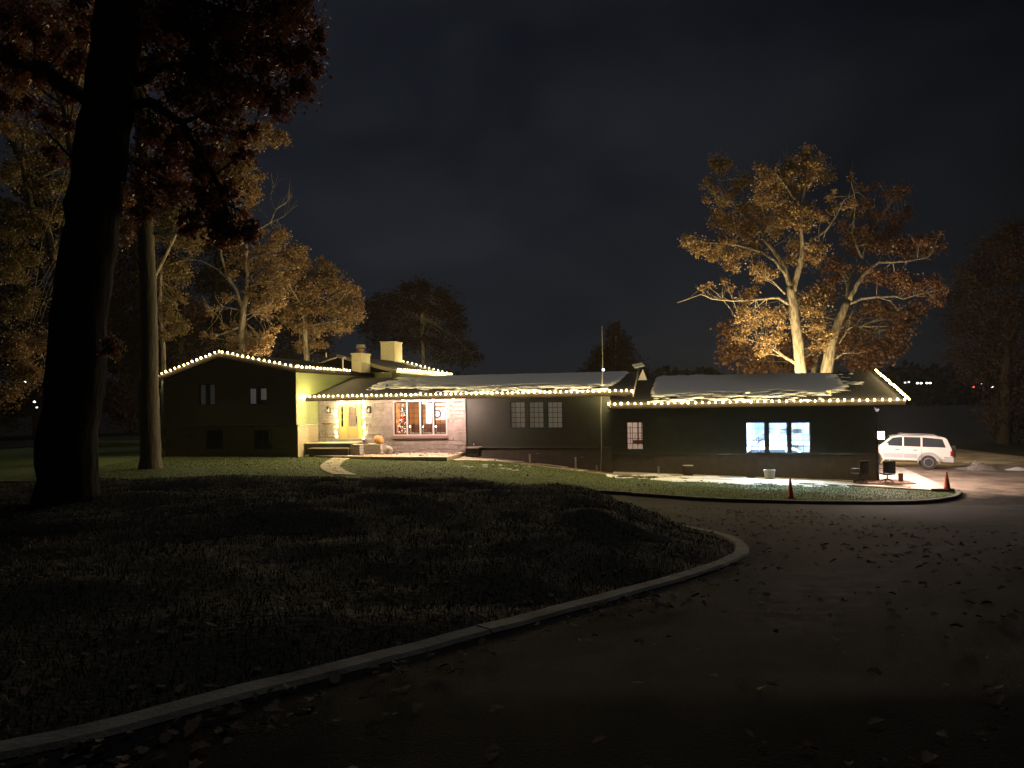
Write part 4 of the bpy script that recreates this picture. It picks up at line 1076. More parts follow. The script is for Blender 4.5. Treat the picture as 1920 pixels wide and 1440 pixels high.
# pile and low heap right of the car
def heap(name, lab, px, py, r, h, material, seed):
    g = G(px, py); bm = bmesh.new(); bmesh.ops.create_grid(bm, x_segments=30, y_segments=30, size=1)
    for v in bm.verts:
        d = math.hypot(v.co.x, v.co.y); v.co.z = max(0, 1 - d) * h * (.7 + .6 * float(fbm(v.co.x * 3 + seed, v.co.y * 3)))-.03; v.co.x *= r; v.co.y *= r * .7
    me = bpy.data.meshes.new(name); bm.to_mesh(me); bm.free(); me.materials.append(material)
    o = bpy.data.objects.new(name, me); C.objects.link(o); o.location = g; return tag(o, lab, 'heap')
heap('gravel_pile', 'pale pointed heap of gravel beyond the parked car', 1830, 880, 1.25, .5, m_grit, 3)
heap('snow_pile', 'low snowy heap at the far right edge of the gravel', 1908, 881, .8, .2, m_snow, 9)
heap('gravel_pile', 'flat dim ridge of gravel in the dark behind the pointed heap', 1850, 867, 1.9, .12, m_conc, 5)

# snow on the lawn below the garage windows
def f_patch(X, Y): return 0
nx, ny = 230, 70
P0 = G(1140, 895); P1 = G(1600, 915)
S, T = np.meshgrid(np.linspace(0, 1, nx), np.linspace(-.35, 1.0, ny))
dx_, dy_ = P1.x - P0.x, P1.y - P0.y
Xs = P0.x + dx_ * S - dy_ * .0 * T; Ys = P0.y + dy_ * S + T * 1.9
Nn = fbm(Xs * 1.3, Ys * 2.6, 5)
cov = .70 - np.abs(T - .35) * .5 - .35 * sstep(.66, 1, S) - .26 * (1 - sstep(0, .35, S))
H = (Nn - (1 - cov)) * .35
Zs = zt(Xs, Ys) + np.clip(H, -.03, .04) + .062 - .055 * (T < .4)
i = np.arange(nx * ny).reshape(ny, nx); Fq = np.stack([i[:-1, :-1], i[:-1, 1:], i[1:, 1:], i[1:, :-1]], -1).reshape(-1, 4)
hk = H.reshape(-1); Fq = Fq[(hk[Fq] > 0).any(1)]
tag(npmesh('lawn_snow', np.stack([Xs, Ys, Zs], -1).reshape(-1, 3), Fq, m_snow, smooth=True), 'broken patches of snow on the grass below the garage windows', 'snow', kind='stuff')
rs = random.Random(4); mb = MB()
for k in range(26):
    g = G(rs.uniform(865, 1115), rs.uniform(872, 884)); a = rs.uniform(0, 3); w = rs.uniform(.05, .22)
    mb.prism([(g.x + w * math.cos(a + q_ * 1.05) * (1 if q_ % 2 else .7), g.y + .5 * w * math.sin(a + q_ * 1.05), g.z + .02) for q_ in range(6)], (0, 0, .03))
tag(mb.build('snow_crumbs', m_snow), 'scattered crumbs of snow on the lawn before the dim middle windows', 'snow', kind='stuff')

# worn pale tracks on the drive, stored as a wear amount on the drive's own vertices
cov_ = np.empty(len(drv.data.vertices) * 3, np.float32); drv.data.vertices.foreach_get('co', cov_); cov_ = cov_.reshape(-1, 3)
wear = np.zeros(len(cov_))
for P, w in (([(1490, 1112), (1545, 1068), (1580, 1040)], .3), ([(1480, 1165), (1540, 1138), (1580, 1125)], .42), ([(1570, 1105), (1640, 1065), (1740, 1028)], .5), ([(1240, 950), (1400, 975), (1560, 985)], 1.2)):
    Q = [(G(*p).x, G(*p).y) for p in P]; d = seg_d(cov_[:, 0], cov_[:, 1], Q, False)
    wear = np.maximum(wear, (1 - sstep(w * .3, w * 1.5, d)) * (.5 if w > 1 else 1))
wa = drv.data.attributes.new('wear', 'FLOAT', 'POINT'); wa.data.foreach_set('value', wear.astype(np.float32))
# ---------------------------------------------------------------- interiors
def room(name, s0, s1_, t0_, t1, z0, z1, m_wall, m_floor, m_ceil):
    mb = MB().quad((s0, t1, z0), (s1_, t1, z0), (s1_, t1, z1), (s0, t1, z1)).quad((s0, t0_, z0), (s0, t1, z0), (s0, t1, z1), (s0, t0_, z1)).quad((s1_, t0_, z0), (s1_, t1, z0), (s1_, t1, z1), (s1_, t0_, z1))
    mb.build(name + '_wall', m_wall, house)
    MB().quad((s0, t0_, z0), (s1_, t0_, z0), (s1_, t1, z0), (s0, t1, z0)).build(name + '_floor', m_floor, house)
    MB().quad((s0, t0_, z1), (s1_, t0_, z1), (s1_, t1, z1), (s0, t1, z1)).build(name + '_ceiling', m_ceil, house)
m_rw = mat('orange_tan_wall', (.70, .36, .13), .8); m_wood = mat('dark_wood', (.16, .07, .03), .5); m_cream = mat('cream_ceiling', (.7, .6, .45), .8)
a0, b0 = pic[0][0] - .6, pic[3][1] + .5
room('living_room', a0, b0, TS + .17, 4.6, zT, zS - .02, m_rw, m_wood, m_cream)
hl = px2s(642); MB().box(sW + .2, a0 - .05, 2.2, 2.25, zT, zS).box(a0 - .05, a0 - .01, TS + .2, 4, zT, zS).build('hall_wall', mat('hall_wall', (.7, .5, .4), .8, emit=(1, .62, .42), estr=.5), house)  # hall wall given its own warm glow instead of a lamp
def Ft(px, py, t): s, z = F(px, py, t); return s, z
m_lamp = mat('room_lamp_shade', (1, .9, .8), .5, emit=(1, .80, .55), estr=200)
sa = F(800, 760, 2.6)[0]
q = thing('pendant_lamp', 'bright pendant lamp hanging in the room behind the picture window', 'lamp', W(sa, 2.0, zS - .1), ANG)
MB().tube([(0, 0, 0), (0, 0, .12)], .01, 5).build('cord', m_dark, q); MB().lathe([(.06, .0), (.2, -.16), (.19, -.17)], n=18).build('lamp_shade', m_lamp, q)
# curtain and inner window that glow by themselves on the back wall
m_lit = mat('white_glow_panel', (.9, .88, .85), .7, emit=(1, .93, .85), estr=1.6)
x0, z1 = F(798.5, 755, 4.5); x1, z0 = F(811, 794, 4.5)
mb = MB(); n = 16
for i in range(n): mb.quad((x0 + (x1 - x0) * i / n, 4.5 - .03 * (i % 2), z0), (x0 + (x1 - x0) * (i + 1) / n, 4.5 - .03 * ((i + 1) % 2), z0), (x0 + (x1 - x0) * (i + 1) / n, 4.5 - .03 * ((i + 1) % 2), z1), (x0 + (x1 - x0) * i / n, 4.5 - .03 * (i % 2), z1))
mb.build('inner_curtain', m_lit, house)
x0, z1 = F(813, 764, 4.5); x1, z0 = F(837, 787, 4.5)
MB().box(x0, x1, 4.46, 4.5, z0, z1).box(x0, x1, 4.44, 4.48, z1 + .1, z1 + .42).build('inner_window', m_lit, house)
m_pink = mat('pink_bow', (.6, .25, .3), .6)
xm = (x0 + x1) / 2
wr_ = thing('holiday_wreath', 'round pink and lilac wreath before the bright inner window', 'wreath', W(xm - .12, 4.3, (z0 + z1) / 2), ANG)
mb = MB()
for k in range(18):
    a = k * math.pi / 9; mb.lathe([(.01, -.06), (.06, 0), (.01, .06)], (.22 * math.cos(a), 0, .22 * math.sin(a)), 7)
mb.build('wreath_ring', m_pink, wr_)
MB().box(-.05, .05, -.06, -.02, -.32, -.18).build('bow', mat('lilac_bow', (.5, .4, .7), .6), wr_)
# sofa along the window
sx0 = F(771, 805, 1.1)[0]; sx1 = pic[3][1] + .3; zs1 = F(800, 795, 1.1)[1]
q = thing('sofa', 'brown sofa with its back to the picture window', 'sofa', W((sx0 + sx1) / 2, 1.1, zT), ANG)
hw_ = (sx1 - sx0) / 2; m_sofa = mat('brown_leather', (.20, .085, .045), .5)
MB().box(-hw_, hw_, 0, .25, .1, zs1 - zT).build('backrest', m_sofa, q, bevel=.04); MB().box(-hw_ + .2, hw_ - .2, .26, .95, .15, .48).build('seat', m_sofa, q, bevel=.04)
for sg in (-1, 1): MB().box(*sorted((sg * hw_, sg * (hw_ - .2))), .255, .95, .1, .66).build('armrest', m_sofa, q, bevel=.04)
for i, (px, lab) in enumerate(((769, 'electric candle on the sill in the second pane from the door'), (793, 'electric candle on the sill in the third pane from the door'), (818, 'electric candle on the sill in the fourth pane from the door'))):
    s, z = F(px, 801, .35); zb_ = pic[0][2] + .06
    q = thing('window_candle', lab, 'candle', W(s, .33, zb_), ANG, 'electric candles on the sill')
    MB().lathe([(.06, 0), (.06, .03), (.025, .05), (.025, .32)], n=12).build('candle_body', m_white, q)
    MB().lathe([(.01, .322), (.02, .35), (.006, .39)], n=8).build('flame_bulb', m_lamp, q)
MB().box(pic[0][0] - .1, pic[3][1] + .1, TS + .17, .55, pic[0][2] - .06, pic[0][2] + .055).build('inner_sill', m_cream, house)
# christmas tree
sx, zt0 = F(756.3, 757, .95)
q = thing('christmas_tree', 'lit indoor christmas tree with red and white lights in the first pane beside the door', 'christmas tree', W(sx, .95, zT), ANG)
H_ = zt0 - zT
MB().tube([(0, 0, 0), (0, 0, H_ - .1)], [.04, .015], 7).build('trunk', m_bark, q)
N = 5000; u = rng.random(N) ** .6; hh_ = .25 + (H_ - .25) * (1 - u); rad = .40 * u * (.75 + .25 * rng.random(N)); an = rng.random(N) * 6.283
Cn = np.stack([rad * np.cos(an), rad * np.sin(an), hh_], -1)
dr_ = np.stack([np.cos(an), np.sin(an), -.2 + 0 * an], -1) * .07; sd = np.stack([-np.sin(an), np.cos(an), rng.normal(0, .5, N)], -1) * .02
V = np.stack([Cn - sd, Cn + dr_ * .5 - sd * 0, Cn + sd, Cn + dr_], 1).reshape(-1, 3)
npmesh('foliage', V, np.arange(4 * N).reshape(N, 4)[:, [0, 1, 3, 2]], mat('fir_needles', (.03, .06, .02), .8), q)
for colr, nm, es_, nn in (((1, .82, .55), 'warm_lights', 5, 110), ((1, .08, .03), 'red_lights', 5, 130), ((1, .95, 1), 'white_lights', 5, 30)):
    mb = MB()
    for k in range(nn):
        u_ = random.random() ** .6; a = random.uniform(0, 6.28); r_ = .40 * u_ + .02
        mb.lathe([(.003, -.02), (.02, 0), (.003, .02)], (r_ * math.cos(a), r_ * math.sin(a), .25 + (H_ - .25) * (1 - u_)), 5)
    o = mb.build(nm, mat(nm, colr, .5, emit=colr, estr=es_), q); o['kind'] = 'stuff'
# small lit room behind the small window
m_pw = mat('peach_wall', (.85, .74, .64), .8)
h = smallw; room('back_room', h[0] - .5, h[1] + .6, .14, 3, zGB + .0, h[3] + .25, m_pw, m_wood, m_pw)
q = thing('ceiling_lamp', 'small ceiling lamp inside the room of the small lit window', 'lamp', W((h[0] + h[1]) / 2 - .1, .9, h[3] + .2), ANG)
MB().lathe([(.1, 0), (.12, -.04), (.05, -.08)], n=16).build('lamp_glass', mat('lamp_glass', (1, .9, .8), .5, emit=(1, .84, .72), estr=260), q)
q = thing('kitchen_shelf', 'brown shelf with jars behind the small lit window', 'shelf', W((h[0] + h[1]) / 2, .75, h[2]), ANG)
MB().box(-.15, .5, 0, .3, .25, .45).box(.12, .17, -.02, 0, .2, 1.7).box(.3, .34, -.02, 0, .2, 1.7).box(-.3, -.27, -.02, 0, .3, 1.2).build('shelf_frame', m_sofa, q)
MB().lathe([(.05, .6), (.06, .7), (.03, .78)], (-.02, .1, 0), 10).lathe([(.04, .6), (.05, .72)], (.25, .12, 0), 10).build('jar', m_white, q)
# garage room
m_gw = mat('white_garage_wall', (.8, .82, .84), .7); m_gf = mat('garage_floor', (.4, .42, .44), .7)
ga, gb = garw[0][0] - 1.6, sR - .12; gz0 = zGB - 1.25; gz1 = zGE - .24
room('garage', ga, gb, .16, 6.2, gz0, gz1, m_gw, m_gf, m_gw)
m_tube = mat('tube_light', (1, 1, 1), .5, emit=(.64, .84, 1), estr=2700)
for i, (sx, lab) in enumerate(((.2, 'tube light over the left bay inside the garage'), (.5, 'tube light over the middle bay inside the garage'), (.8, 'tube light over the bay nearest the corner inside the garage'))):
    q = thing('ceiling_light', lab, 'ceiling light', W(ga + (gb - ga) * sx, 1.35, gz1 - .03), ANG, 'tube lights in the garage')
    MB().box(-.7, .7, -.07, .07, -.03, 0).build('housing', m_white, q); MB().box(-.65, .65, -.045, .045, -.07, -.032).build('tube', m_tube, q)
m_blue = mat('blue_grey_panel', (.12, .22, .38), .5); m_slate = mat('slate_panel', (.22, .28, .42), .6)
def gpart(px0, py0, px1, py1, t, name, lab, cat, m, dep=.1):
    x0, z1 = F(px0, py0, t); x1, z0 = F(px1, py1, t)
    q = thing(name, lab, cat, W((x0 + x1) / 2, t, z0), ANG); w = (x1 - x0) / 2; hh2 = z1 - z0
    MB().box(-w, w, 0, dep, 0, hh2).build('panel', m, q)
    mb = MB(); 
    for k in range(4): mb.box(-w, w, -.03, -.002, hh2 * k / 3 - .02, hh2 * k / 3 + .02)
    for k in range(3): mb.box(-w + (2 * w - .03) * k / 2, -w + (2 * w - .03) * k / 2 + .03, -.034, -.003, 0, hh2)
    mb.build('frame', m_slate, q); return q
gpart(1415, 786, 1438, 819, 5.5, 'inner_door', 'blue glazed door at the back of the garage seen in its first window', 'door', m_blue)
gpart(1449, 786, 1479, 803, 5.0, 'wall_cabinet', 'blue grey cabinet high on the back wall of the garage', 'cabinet', m_slate)
gpart(1484, 788, 1512, 803, 5.2, 'wall_cabinet', 'pale blue cabinet on the back wall behind the last garage window', 'cabinet', m_slate)
gpart(1444, 814, 1522, 827, 4.6, 'work_shelf', 'long low blue grey shelf across the back of the garage', 'shelf', m_blue)
x0, z0 = F(1413, 822, 1.2); x1, z1 = F(1441, 803, 1.2)
q = thing('step_ladder', 'white ladder lying aslant inside the first garage window', 'ladder', W(x0, 1.0, z0), ANG)
mb = MB().tube([(0, 0, 0), (x1 - x0, 0, z1 - z0)], .035, 6).tube([(0, 0, -.35), (x1 - x0, 0, z1 - z0 - .35)], .035, 6)
for k in range(6): mb.tube([((x1 - x0) * k / 6, 0, (z1 - z0) * k / 6), ((x1 - x0) * k / 6, 0, (z1 - z0) * k / 6 - .35)], .02, 5)
mb.build('rail', m_white, q)
x0, z0 = F(1408, 836, .9)
q = thing('work_stool', 'thin legged stool inside the first garage window', 'stool', W(x0, .9, gz0), ANG)
hs = z0 - gz0
MB().box(0, .42, -.15, .15, hs - .03, hs).build('seat', m_slate, q)
for (a, b) in ((.03, -.12), (.39, -.12), (.03, .12), (.39, .12)): MB().tube([(a, b, 0), (a, b, hs - .03)], .02, 6).build('leg', m_slate, q)
# a second car inside the garage, a copy of the wagon's meshes
sc = F(1470, 840, 3.0)[0]
gw = dup(suv, W(sc - 2.4, 3.2, gz0 - .45), ANG, 'white car standing inside the blue lit garage'); gw.rotation_euler = (0, 0, ANG)
for c in gw.children:                 # keep modifiers of the copies as they are
    pass

# ---------------------------------------------------------------- trees
def leaves_at(centres, sizes, normals_up=.3):
    """rhombic folded leaves: numpy arrays in, vertices out"""
    N = len(centres)
    a = rng.normal(size=(N, 3)); a[:, 2] -= .3; a /= np.linalg.norm(a, axis=1, keepdims=True)
    b = rng.normal(size=(N, 3)); b -= a * (a * b).sum(1, keepdims=True); b /= np.linalg.norm(b, axis=1, keepdims=True)
    c = np.cross(a, b); s = sizes[:, None]
    v0 = centres; v2 = centres + a * s; mid = centres + a * s * .55
    v1 = mid + b * s * .36 + c * s * .12; v3 = mid - b * s * .36 + c * s * .12
    return np.stack([v0, v1, v2, v3], 1).reshape(-1, 3)
def clump_points(c, r, n, ncl=10, squash=.8):
    cl = rng.normal(size=(ncl, 3)); cl /= np.linalg.norm(cl, axis=1, keepdims=True); cl *= (rng.random((ncl, 1)) ** .45) * r * .82
    cl[:, 2] *= squash
    k = rng.integers(0, ncl, n); rr = r * (.16 + .2 * rng.random(ncl))[k]
    off = rng.normal(size=(n, 3)); off /= np.linalg.norm(off, axis=1, keepdims=True); off *= (rng.random((n, 1)) ** .5) * rr[:, None] * 1.75
    off[:, 2] *= .75
    loose = rng.random(n) < .22
    lo_ = rng.normal(size=(n, 3)); lo_ /= np.linalg.norm(lo_, axis=1, keepdims=True); lo_ *= (rng.random((n, 1)) ** .4) * r * 1.25; lo_[:, 2] *= .85
    pos = np.where(loose[:, None], lo_, cl[k] + off)
    return np.array(c)[None] + pos, cl + np.array(c)[None]
def tree(name, lab, Y, limbs, clumps, sc_=(0, 0, 1), leaf=.13, dens=1.0, mb_=m_bark, ml=m_leaf, seed=1, twig=.018, dyr=2.2, base=None, cat='tree', barek=0, grp=None, twn=7):
    """limbs: [(pixel points, px width at start, at end)], clumps: [(px, py, radius px)] in a source frame scaled by sc_"""
    global rng
    rng = np.random.default_rng(seed); rs = random.Random(seed)
    ox, oy, k = sc_
    ppm = Y / FPX
    q = thing(name, lab, cat, (0, 0, 0), 0, grp)
    mb = MB(); nodes = []
    for li, L in enumerate(limbs):
        pts, w0, w1 = L; n = len(pts); dy = 0 if li == 0 else rs.uniform(-dyr, dyr); P = []; Rr = []
        y0 = 0
        if li > 0:                     # start at the nearest node of earlier limbs
            s0_ = pts[0]; best = min(nodes, key=lambda nd: (nd[3] - s0_[0]) ** 2 + (nd[4] - s0_[1]) ** 2); y0 = best[5]
        for i, p in enumerate(pts):
            u = i / max(n - 1, 1); yy = Y + y0 + dy * u ** 1.3
            v = at(ox + p[0] / k, oy + p[1] / k, yy); P.append(v); Rr.append((w0 + (w1 - w0) * u) / k * ppm / 2)
        # refine with small kinks
        Q = []; RR = []
        for i in range(len(P) - 1):
            m_ = 4
            for j in range(m_):
                u = j / m_; p = P[i].lerp(P[i + 1], u); r_ = Rr[i] + (Rr[i + 1] - Rr[i]) * u
                if li > 0 or True: p = p + Vector((rs.uniform(-1, 1), rs.uniform(-1, 1), rs.uniform(-1, 1))) * r_ * (.22 if li else .06)
                Q.append(p); RR.append(r_ * rs.uniform(.95, 1.06))
        Q.append(P[-1]); RR.append(Rr[-1])
        if li == 0:
            if base is not None: Q[0] = Vector(base); Q.insert(0, Vector(base) - Vector((0, 0, .4))); RR.insert(0, RR[0] * 1.15); RR[1] *= 1.12; 
            elif Q[0].z > 0: Q.insert(0, Vector((Q[0].x + (Q[0].x - Q[min(4, len(Q) - 1)].x) * .3, Q[0].y, -.5))); RR.insert(0, RR[0] * 1.25)
        mb.tube(Q, RR, 9 if li < 4 else 6)
        for i in range(n):
            u = i / max(n - 1, 1); nodes.append((P[i], Rr[i], li, pts[i][0], pts[i][1], y0 + dy * u ** 1.3))
        for i in range(n - 1):
            nodes.append((P[i].lerp(P[i + 1], .5), (Rr[i] + Rr[i + 1]) / 2, li, (pts[i][0] + pts[i + 1][0]) / 2, (pts[i][1] + pts[i + 1][1]) / 2, y0 + dy * ((i + .5) / max(n - 1, 1)) ** 1.3))
        if barek and li > 0:           # bare twigs off the limb
            for t_ in range(barek):
                i = rs.randrange(max(len(Q) // 2, 1), len(Q)); p = Q[i]; d = (Q[min(i + 1, len(Q) - 1)] - Q[i - 1]).normalized()
                d = (d + Vector((rs.uniform(-1, 1), rs.uniform(-1, 1), rs.uniform(-.3, 1.1))) * .8).normalized(); L_ = rs.uniform(.5, 1.4) * (Y / 46)
                tp_ = [p]; 
                for j in range(4): d = (d + Vector((rs.uniform(-.3, .3), rs.uniform(-.3, .3), rs.uniform(-.1, .4)))).normalized(); tp_.append(tp_[-1] + d * L_ / 4)
                mb.tube(tp_, [twig * .8, twig * .7, twig * .6, twig * .45, twig * .3], 4)
    allp = []; 
    tw = MB()
    for (cx, cy, r) in clumps:
        r = r * 1.3
        best = min(nodes, key=lambda nd: (nd[3] - cx) ** 2 + (nd[4] - cy) ** 2) if nodes else None
        yy = (best[5] if best else 0); Rm = r / k * ppm
        yc = Y + yy + rs.uniform(-.25, 1.15) * min(Rm, 1.2)
        c = at(ox + cx / k, oy + cy / k, yc)
        n = int(dens * 1.7 * 3.14 * Rm * Rm / (leaf * leaf * .36 * .5)); ncl = max(5, int(9 * Rm / .9)) if Rm < 1.6 else 18
        P, cls = clump_points(c, Rm, n, min(ncl, 22)); allp.append(P)
        if best and mb_:
            for cc in cls[:max(1, twn // 2)]:
                cc = Vector(cc); b0_ = rs.choice(sorted(nodes, key=lambda nd: (nd[0] - cc).length)[:4])
                a = b0_[0]; mid = a.lerp(cc, .5) + Vector((rs.uniform(-.2, .2), rs.uniform(-.2, .2), rs.uniform(-.1, .3))) * (a - cc).length * .5
                tw.tube([a, mid, cc], [min(b0_[1] * .5, twig * 2.2), twig, twig * .45], 4, False)
    t_ = mb.build('trunk', mb_, q, True) if limbs else None
    if tw.v: tw.build('branches', mb_, q)
    if allp:
        P = np.concatenate(allp); V = leaves_at(P, leaf * (.7 + .6 * rng.random(len(P))))
        npmesh('crown', V, np.arange(len(V)).reshape(-1, 4), ml, q)
        print(name, lab[:30], 'leaves', len(P))
    return q
m_barkm = mat('dim_grey_bark', (.07, .06, .05), .95, noise=((.12, .10, .08), 5, .3, .7), bump=.05, bscale=8, stretch=(1, 1, .2))
m_barkk = mat('near_black_bark', (.022, .018, .015), .95, noise=((.045, .035, .027), 5, .3, .7), bump=.06, bscale=7, stretch=(1, 1, .2))
Z4 = (1240, 240, 2.8235)
YA = 51
tree('oak_tree', 'tall oak with a warmly lit straight trunk rising behind the garage roof', YA, [
    ([(740, 1330), (725, 1150), (700, 950), (682, 840)], 58, 44),
    ([(682, 840), (650, 730), (595, 650), (545, 590), (535, 540), (465, 495), (370, 390), (245, 335)], 30, 5),
    ([(660, 780), (600, 700), (525, 655), (400, 620), (250, 605), (120, 612)], 18, 4),
    ([(695, 870), (725, 770), (745, 680), (745, 560), (742, 420), (772, 250), (785, 120)], 34, 4),
    ([(755, 640), (795, 595), (870, 545), (920, 475), (965, 385), (1050, 330)], 18, 4),
    ([(678, 935), (620, 898), (500, 908), (380, 915), (270, 905), (210, 880), (85, 925)], 17, 3),
    ([(712, 1245), (610, 1185), (510, 1110)], 20, 6),
    ([(705, 380), (660, 310), (600, 230)], 8, 3), ([(600, 625), (670, 580), (730, 590)], 6, 5),
    ([(530, 540), (480, 560), (390, 520), (300, 470)], 8, 3), ([(370, 390), (310, 280), (300, 190)], 8, 3),
    ([(655, 880), (590, 810), (510, 780)], 9, 4), ([(772, 250), (830, 300), (900, 220)], 6, 2), ([(740, 420), (690, 350), (700, 240), (650, 150)], 8, 2)],
    [(310, 185, 50), (270, 165, 25), (345, 200, 32), (240, 290, 32), (290, 320, 30), (330, 370, 45), (420, 275, 45), (470, 290, 25), (400, 340, 30), (550, 360, 60), (520, 420, 45), (600, 330, 40), (560, 270, 50), (640, 240, 55), (520, 210, 30),
     (700, 200, 55), (760, 130, 40), (800, 200, 60), (760, 280, 50), (700, 330, 50), (860, 250, 45),
     (320, 500, 55), (380, 520, 50), (300, 440, 35), (440, 430, 50), (470, 540, 55), (540, 480, 50), (620, 420, 50), (660, 490, 55), (700, 440, 50), (770, 430, 45), (820, 480, 40), (750, 520, 45),
     (140, 600, 38), (200, 620, 45), (200, 660, 28), (270, 640, 50), (270, 690, 30), (340, 600, 45), (350, 690, 45), (420, 660, 50), (460, 600, 40), (520, 640, 35), (380, 740, 30), (600, 540, 50),
     (700, 620, 40), (700, 700, 38), (790, 700, 50), (860, 640, 35), (800, 620, 30), (500, 740, 38), (530, 790, 38), (580, 770, 30), (480, 870, 40), (430, 900, 32), (440, 970, 42), (410, 1010, 25), (560, 1000, 50), (620, 980, 38),
     (430, 1100, 50), (480, 1040, 40), (560, 1140, 55), (610, 1100, 40), (540, 1180, 40), (640, 1030, 35), (800, 900, 55), (770, 970, 45), (840, 960, 50), (820, 1040, 50), (860, 1100, 45), (830, 1160, 40), (260, 835, 22), (210, 850, 18), (340, 810, 22), (370, 850, 18), (240, 380, 22), (900, 360, 30), (930, 430, 35), (1000, 400, 30)],
    Z4, leaf=.15, dens=.62, seed=11, barek=5)
tree('oak_tree', 'spreading oak with a forked dimmer trunk leaning away beside the straight oak', YA + 1.5, [
    ([(870, 1320), (900, 1140), (940, 1020), (985, 920)], 62, 34),
    ([(985, 930), (985, 850), (1005, 770), (1060, 690)], 22, 6),
    ([(995, 910), (1030, 840), (1075, 775), (1150, 712), (1300, 706), (1410, 685), (1450, 640)], 26, 4),
    ([(985, 935), (1060, 905), (1140, 895), (1240, 890), (1280, 905), (1400, 870), (1520, 850)], 18, 4),
    ([(955, 1060), (980, 1020), (1010, 995)], 8, 4), ([(940, 1140), (975, 1090), (1000, 1050)], 7, 3), ([(910, 1230), (960, 1195), (1015, 1190)], 8, 4),
    ([(1140, 895), (1210, 915), (1260, 970)], 6, 2), ([(1060, 690), (1100, 560), (1200, 420), (1270, 300)], 12, 3), ([(1060, 690), (1010, 560), (1030, 400), (1000, 260)], 12, 3)],
    [(1000, 590, 42), (1050, 560, 50), (1030, 640, 45), (1120, 600, 55), (1110, 540, 45), (1200, 580, 55), (1180, 640, 45), (1260, 620, 50), (1330, 620, 50), (1300, 670, 32), (1390, 610, 50), (1450, 590, 38), (1470, 640, 35), (1400, 660, 30), (1290, 480, 32), (1230, 500, 45), (1280, 330, 45), (1220, 350, 40), (1310, 430, 28), (1160, 470, 45),
     (1000, 260, 22), (1060, 320, 30), (1140, 300, 25), (1080, 400, 40), (1020, 450, 35), (960, 520, 35), (900, 720, 50), (960, 740, 45), (920, 800, 50), (1110, 780, 55), (1180, 800, 50), (1240, 790, 50), (1300, 830, 50), (1370, 840, 48), (1430, 820, 45), (1480, 850, 35), (1450, 900, 32), (1480, 930, 20)],
    Z4, leaf=.16, dens=.52, seed=12, ml=m_leafd, barek=4)
tree('bushy_tree', 'dim low bushy trees crown filling the gap behind the two oaks', YA + 12, [([(800, 1330), (830, 1150), (860, 1000)], 30, 12), ([(860, 1000), (700, 900), (560, 980)], 10, 5), ([(860, 1000), (1050, 1050), (1250, 1050)], 10, 5)],
    [(340, 1060, 45), (380, 1150, 60), (350, 1210, 50), (450, 1230, 70), (560, 1260, 60), (660, 1230, 60), (760, 1100, 60), (780, 1230, 60), (950, 1100, 70), (1000, 1180, 70), (1080, 1090, 60), (1120, 1200, 75), (1050, 1260, 60), (1200, 1170, 65), (1180, 980, 60), (1260, 1080, 60), (1300, 1000, 50), (1350, 960, 45), (860, 870, 60), (980, 1010, 50), (1100, 960, 50), (640, 1120, 50)],
    Z4, leaf=.26, dens=.7, seed=13, ml=m_leafd)
m_leafr = leafmat('red_brown_oak_leaves', (.14, .05, .03), (.26, .10, .06), .3, .45)
# left group
Z3 = (300, 300, 3.2)
tree('oak_tree', 'brightly lit forked tree standing right behind the gable peak', 53, [
    ([(490, 1180), (490, 1000), (500, 900), (515, 820)], 42, 30),
    ([(515, 830), (525, 700), (515, 600), (520, 480), (490, 330), (480, 200)], 26, 4),
    ([(490, 880), (460, 780), (400, 690), (365, 560), (350, 400), (330, 250)], 22, 4),
    ([(430, 740), (350, 660), (250, 605), (110, 585), (90, 545)], 12, 3),
    ([(515, 480), (600, 410), (665, 375), (690, 300), (760, 250), (795, 195)], 13, 3), ([(665, 375), (740, 340), (790, 295)], 7, 2), ([(665, 375), (620, 310), (560, 300)], 5, 2), ([(690, 300), (660, 220), (680, 150)], 5, 2),
    ([(520, 930), (600, 890), (660, 860)], 10, 3), ([(530, 600), (620, 570), (700, 530)], 8, 3), ([(540, 760), (660, 720), (740, 670)], 9, 3), ([(480, 900), (380, 880), (310, 900)], 6, 2), ([(510, 970), (560, 930), (620, 920)], 6, 3)],
    [(560, 1060, 45), (610, 1090, 50), (540, 1120, 50), (600, 1150, 45), (650, 1060, 40), (690, 1010, 28), (640, 1140, 30), (430, 1090, 40), (460, 1150, 45), (420, 1040, 25), (380, 990, 20), (320, 1060, 18), (260, 1050, 20), (300, 920, 20), (340, 890, 18), (450, 990, 25),
     (600, 880, 50), (660, 840, 55), (700, 790, 45), (640, 930, 40), (560, 800, 45), (720, 860, 35), (620, 720, 55), (700, 680, 50), (560, 640, 45), (640, 620, 50), (600, 540, 55), (690, 520, 55), (740, 470, 40), (520, 560, 40), (460, 600, 45), (440, 500, 50), (700, 440, 45), (590, 440, 45), (520, 400, 40), (450, 380, 50), (400, 450, 45), (400, 820, 35), (430, 680, 40)],
    Z3, leaf=.15, dens=.6, seed=21, barek=6)
